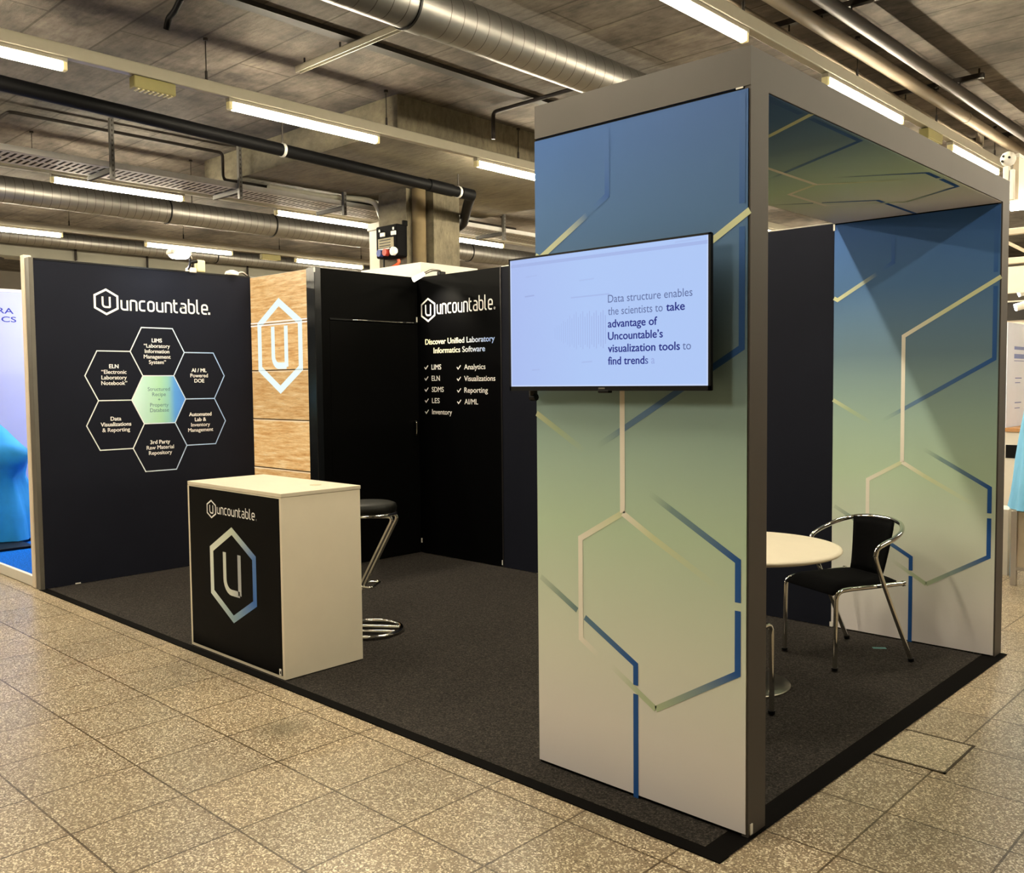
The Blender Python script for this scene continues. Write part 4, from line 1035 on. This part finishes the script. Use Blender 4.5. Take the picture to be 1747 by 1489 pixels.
def draped(name, label, cat, c, prof, m_, fold=.06, nf=9, seg=72, hem=.03, ph=0, bulge=None):
    m = MB(); rings = []
    for i, (r, z) in enumerate(prof):
        k = 1 - i / (len(prof) - 1)
        ring = []
        for j in range(seg):
            a = 2 * PI * j / seg
            rr = r * (1 + fold * k * math.sin(nf * a + ph) + fold * .5 * k * math.sin(2.3 * nf * a + 1.3 * i))
            if bulge: rr += bulge(a, z)
            zz = z + (hem * math.sin(3 * a + ph) if i == 0 else 0)
            ring.append(Vector((c[0] + rr * math.cos(a), c[1] + rr * math.sin(a), zz)))
        rings.append(ring)
    m.ring_tube(rings, caps=False); m.face(list(rings[-1]))
    return tag(m.build(name, m_), label, cat)
def stand_plate():
    m = MB(); m.box(-8.3, -7.47, -.04, .30, .078, .10, bev=.004)
    tag(m.build('base_plate', M_BLACK), 'black base plate under the blue cloth on the blue carpet', 'plate')
    def bulge(a, z): return .27 * max(0, math.cos(a - .2)) ** 6 * math.exp(-((z - .90) / .13) ** 2)
    draped('dust_cloth', 'bright blue dust cloth draped over equipment at the left edge of the photo', 'cloth', (-8.22, .22), [(.41, .105), (.385, .3), (.33, .5), (.26, .68), (.25, .80), (.25, .92), (.20, 1.02), (.12, 1.13), (.05, 1.20)], M_BLUECLOTH, .08, 9, bulge=bulge, hem=.0)
stand_plate()

def right_stand():
    # frame of the stand beyond the arch: fascia, ball hub and tube lamp
    t = thing('exhibition_frame', 'cream fascia with ball hub hanging beyond the far end of the arch', 'exhibition stand', (-.57, 5, 2.9))
    m = MB(); m.box(-.585, -.545, 5.04, 9.5, 2.915, 3.235); m.build('fascia_board', M_BEIGE, t)
    m = MB(); m.box(-.59, -.54, 5.03, 9.5, 2.885, 2.915); m.box(-.59, -.54, 5.03, 9.5, 3.235, 3.26); m.build('edge_profile', M_WHITE2, t)
    m = MB(); m.box(-.645, -.60, 4.99, 5.03, 2.91, 3.17, bev=.008); m.box(-.595, -.565, 4.99, 5.03, 2.91, 3.14, bev=.006); m.build('post', M_WHITE2, t)
    m = MB(); m.lathe((-.613, 5.01, 3.225), [(.012, -.055), (.04, -.042), (.055, -.01), (.055, .012), (.04, .042), (.012, .055)], 20); hb = m.build('ball_hub', M_WHITE2, t)
    m = MB()
    for dx, dz in ((-.02, .014), (.022, .0), (-.028, -.022)): m.cyl((-.613 + dx, 4.952, 3.225 + dz), (-.613 + dx, 4.975, 3.225 + dz), .009, 10)
    m.build('hub_hole', M_BLACK, hb)
    for y in (6.2, 9.0):
        m = MB(); m.cyl((-.565, y, 3.25), (-.565, y, ZC + .002), .008, 8); m.build('hanger_rod', M_STEEL, t)
    t = thing('tube_lamp', 'short bright tube lamp under the cream fascia at the right edge', 'lamp', (-.1, 5.0, 2.86))
    m = MB(); m.cyl((-.585, 5.0, 2.855), (.35, 5.0, 2.855), .030, 14); m.build('tube', M_TUBE_FAR, t)
    m = MB(); m.box(-.59, .4, 4.98, 5.02, 2.888, 2.905); m.build('holder', M_WHITE2, t)
    # lattice beam farther back
    t = thing('lattice_beam', 'cream lattice beam under the ceiling behind the arch post at the right edge', 'truss', (0, 7, 2.6))
    for z in (2.96, 2.68):
        m = MB(); m.box(-1.30, 2.2, 6.97, 7.03, z - .03, z + .03, bev=.006); m.build('chord', M_BEIGE, t)
    for k in range(8):
        a = -1.28 + k * .38
        m = MB(); m.tube([(a, 7, 2.94 if k % 2 == 0 else 2.70), (a + .38, 7, 2.70 if k % 2 == 0 else 2.94)], .016, 8); m.build('brace', M_BEIGE, t)
    for x in (-.7, 2.1):
        m = MB(); m.cyl((x, 7, 2.98), (x, 7, ZC + .002), .008, 8); m.build('hanger_rod', M_STEEL, t)
    # back wall of that stand with a lit header
    t = thing('stand_back_wall', 'cream back wall of the far stand at the right edge of the photo', 'wall panel', (.5, 9.6, 0))
    m = MB(); m.box(-1.95, 3.0, 9.6, 9.66, .0, 2.50); m.build('panel', M_BEIGE, t)
    m = MB(); m.box(-1.93, 2.9, 9.57, 9.60, 2.26, 2.48); m.build('dark_header', M_BRACKET, t)
    for x, z, lab in ((-1.65, 2.563, 'upper of two bright spotlights at the right edge beyond the arch'), (-1.68, 2.395, 'lower of two bright spotlights at the right edge beyond the arch')):
        t = thing('spotlight', lab, 'lamp', (x, 9.3, z), group='spotlights on the far stand')
        m = MB(); m.cyl((x, 9.30, z), (x + .14, 9.36, z + .04), .045, 16); h = m.build('lamp_head', M_WHITE2, t)
        m = MB(); m.cyl((x - .012, 9.295, z - .004), (x, 9.30, z), .040, 16); m.build('lens', M_LED, h)
        m = MB(); m.tube([(x + .10, 9.36, z + .03), (x + .12, 9.585, z + .02)], .012, 8); m.build('arm', M_WHITE2, t)
    t = thing('header_board', 'cream header board hanging below the lattice beam at the right edge', 'board', (.2, 8, 2.5))
    m = MB(); m.box(-1.52, 2.0, 7.98, 8.02, 2.455, 2.735); m.build('board', M_BEIGE, t)
    for x in (-1.2, 1.8):
        m = MB(); m.cyl((x, 8, 2.73), (x, 8, ZC + .002), .006, 8); m.build('hanger_wire', M_STEEL, t)
    # poster board
    t = thing('poster_board', 'white poster board with faint blue print behind the arch post', 'poster', (-1.4, 9.0, 0))
    m = MB(); m.box(-1.44, -1.41, 8.0, 9.5, .80, 2.15); pb = m.build('board', M_WHITE2 if 0 else mat('pale_poster', (214, 220, 240), .5, 0, .02), t)
    fr = Frame((-1.41, 8.0, 0), (0, 1, 0), (0, 0, 1), (1, 0, 0)); m = MB(); c1, c2 = lin((120, 134, 190)), lin((84, 92, 130))
    for y0, y1, z, w_, c in ((.25, .9, 1.88, .035, c1), (.25, 1.2, 1.79, .05, c1), (.25, 1.3, 1.74, .008, c1), (.30, .55, 1.55, .012, c1), (.3, .5, 1.50, .01, c1), (.3, .55, 1.28, .012, c1), (.3, .5, 1.22, .01, c1), (.75, .87, 1.47, .05, c2), (.75, .87, 1.39, .04, c2), (.72, .84, 1.22, .05, c2), (.72, .84, 1.14, .04, c2)): m.strip(fr, [(y0, z), (y1, z)], w_, c)
    m.build('printed_figures', M_INK, pb)
    for y in (8.1, 9.4):
        m = MB(); m.box(-1.44, -1.41, y - .015, y + .015, 0, .81); m.build('leg', M_STEEL, t)
    t = thing('side_counter', 'pale counter with oak edge in front of the poster board', 'counter', (-1.1, 8.3, 0))
    m = MB(); m.box(-1.39, -.55, 7.9, 8.5, 0, .98); m.build('body', M_WHITE2, t)
    m = MB(); m.box(-1.395, -.53, 7.88, 8.52, .98, 1.02); m.build('top', M_OAK, t)
    m = MB(); m.box(-1.38, -.57, 7.893, 7.90, .70, .84); m.build('niche', M_BLACK, t)
    # covered display case by the aisle
    t = thing('display_case', 'white display case on grey legs under a pale blue cloth at the right edge', 'display case', (.05, 4.95, 0))
    m = MB(); m.box(-.455, .55, 4.715, 5.20, .135, .555); m.build('cabinet', M_BEIGE, t)
    for x in (-.455, .515):
        for y in (4.70, 5.17):
            m = MB(); m.box(x - .006, x + .034, y, y + .035, 0, .56); m.build('leg', mat('grey_leg', (186, 178, 168), .5, 0), t)
    m = MB(); m.box(-.44, .53, 4.703, 4.716, .118, .142); m.build('rail', mat('grey_leg', (186, 178, 168), .5, 0), t)
    def cl(a, z): return .0
    cloth = draped('dust_cloth', 'pale blue dust cloth draped over the display case at the right edge', 'cloth', (.12, 4.98), [(.645, .585), (.628, .72), (.60, .95), (.575, 1.15), (.55, 1.35), (.525, 1.6), (.49, 1.85), (.40, 2.0), (.2, 2.05)], M_SKYCLOTH, .035, 8, hem=.018, ph=1.0)
    m = MB()
    P_ = [(-.545, 5.02, .46), (-.475, 5.0, .30), (-.475, 5.0, .12), (-.55, 5.02, .0)]
    m.face([Vector(p) for p in P_]); m.face([Vector(p) + Vector((.006, .03, 0)) for p in reversed(P_)])
    for i in range(4):
        a, b = Vector(P_[i]), Vector(P_[(i + 1) % 4]); o = Vector((.006, .03, 0)); m.face([a, b, b + o, a + o])
    tag(m.build('cloth_corner', M_SKYCLOTH), 'loose corner of pale blue cloth hanging low beside the arch post', 'cloth')
    m = MB(); m.box(-.90, -.575, 5.05, 5.3, .0, .52); tag(m.build('storage_box', M_WHITE2), 'white storage box tucked beside the display case at the right edge', 'box')
right_stand()
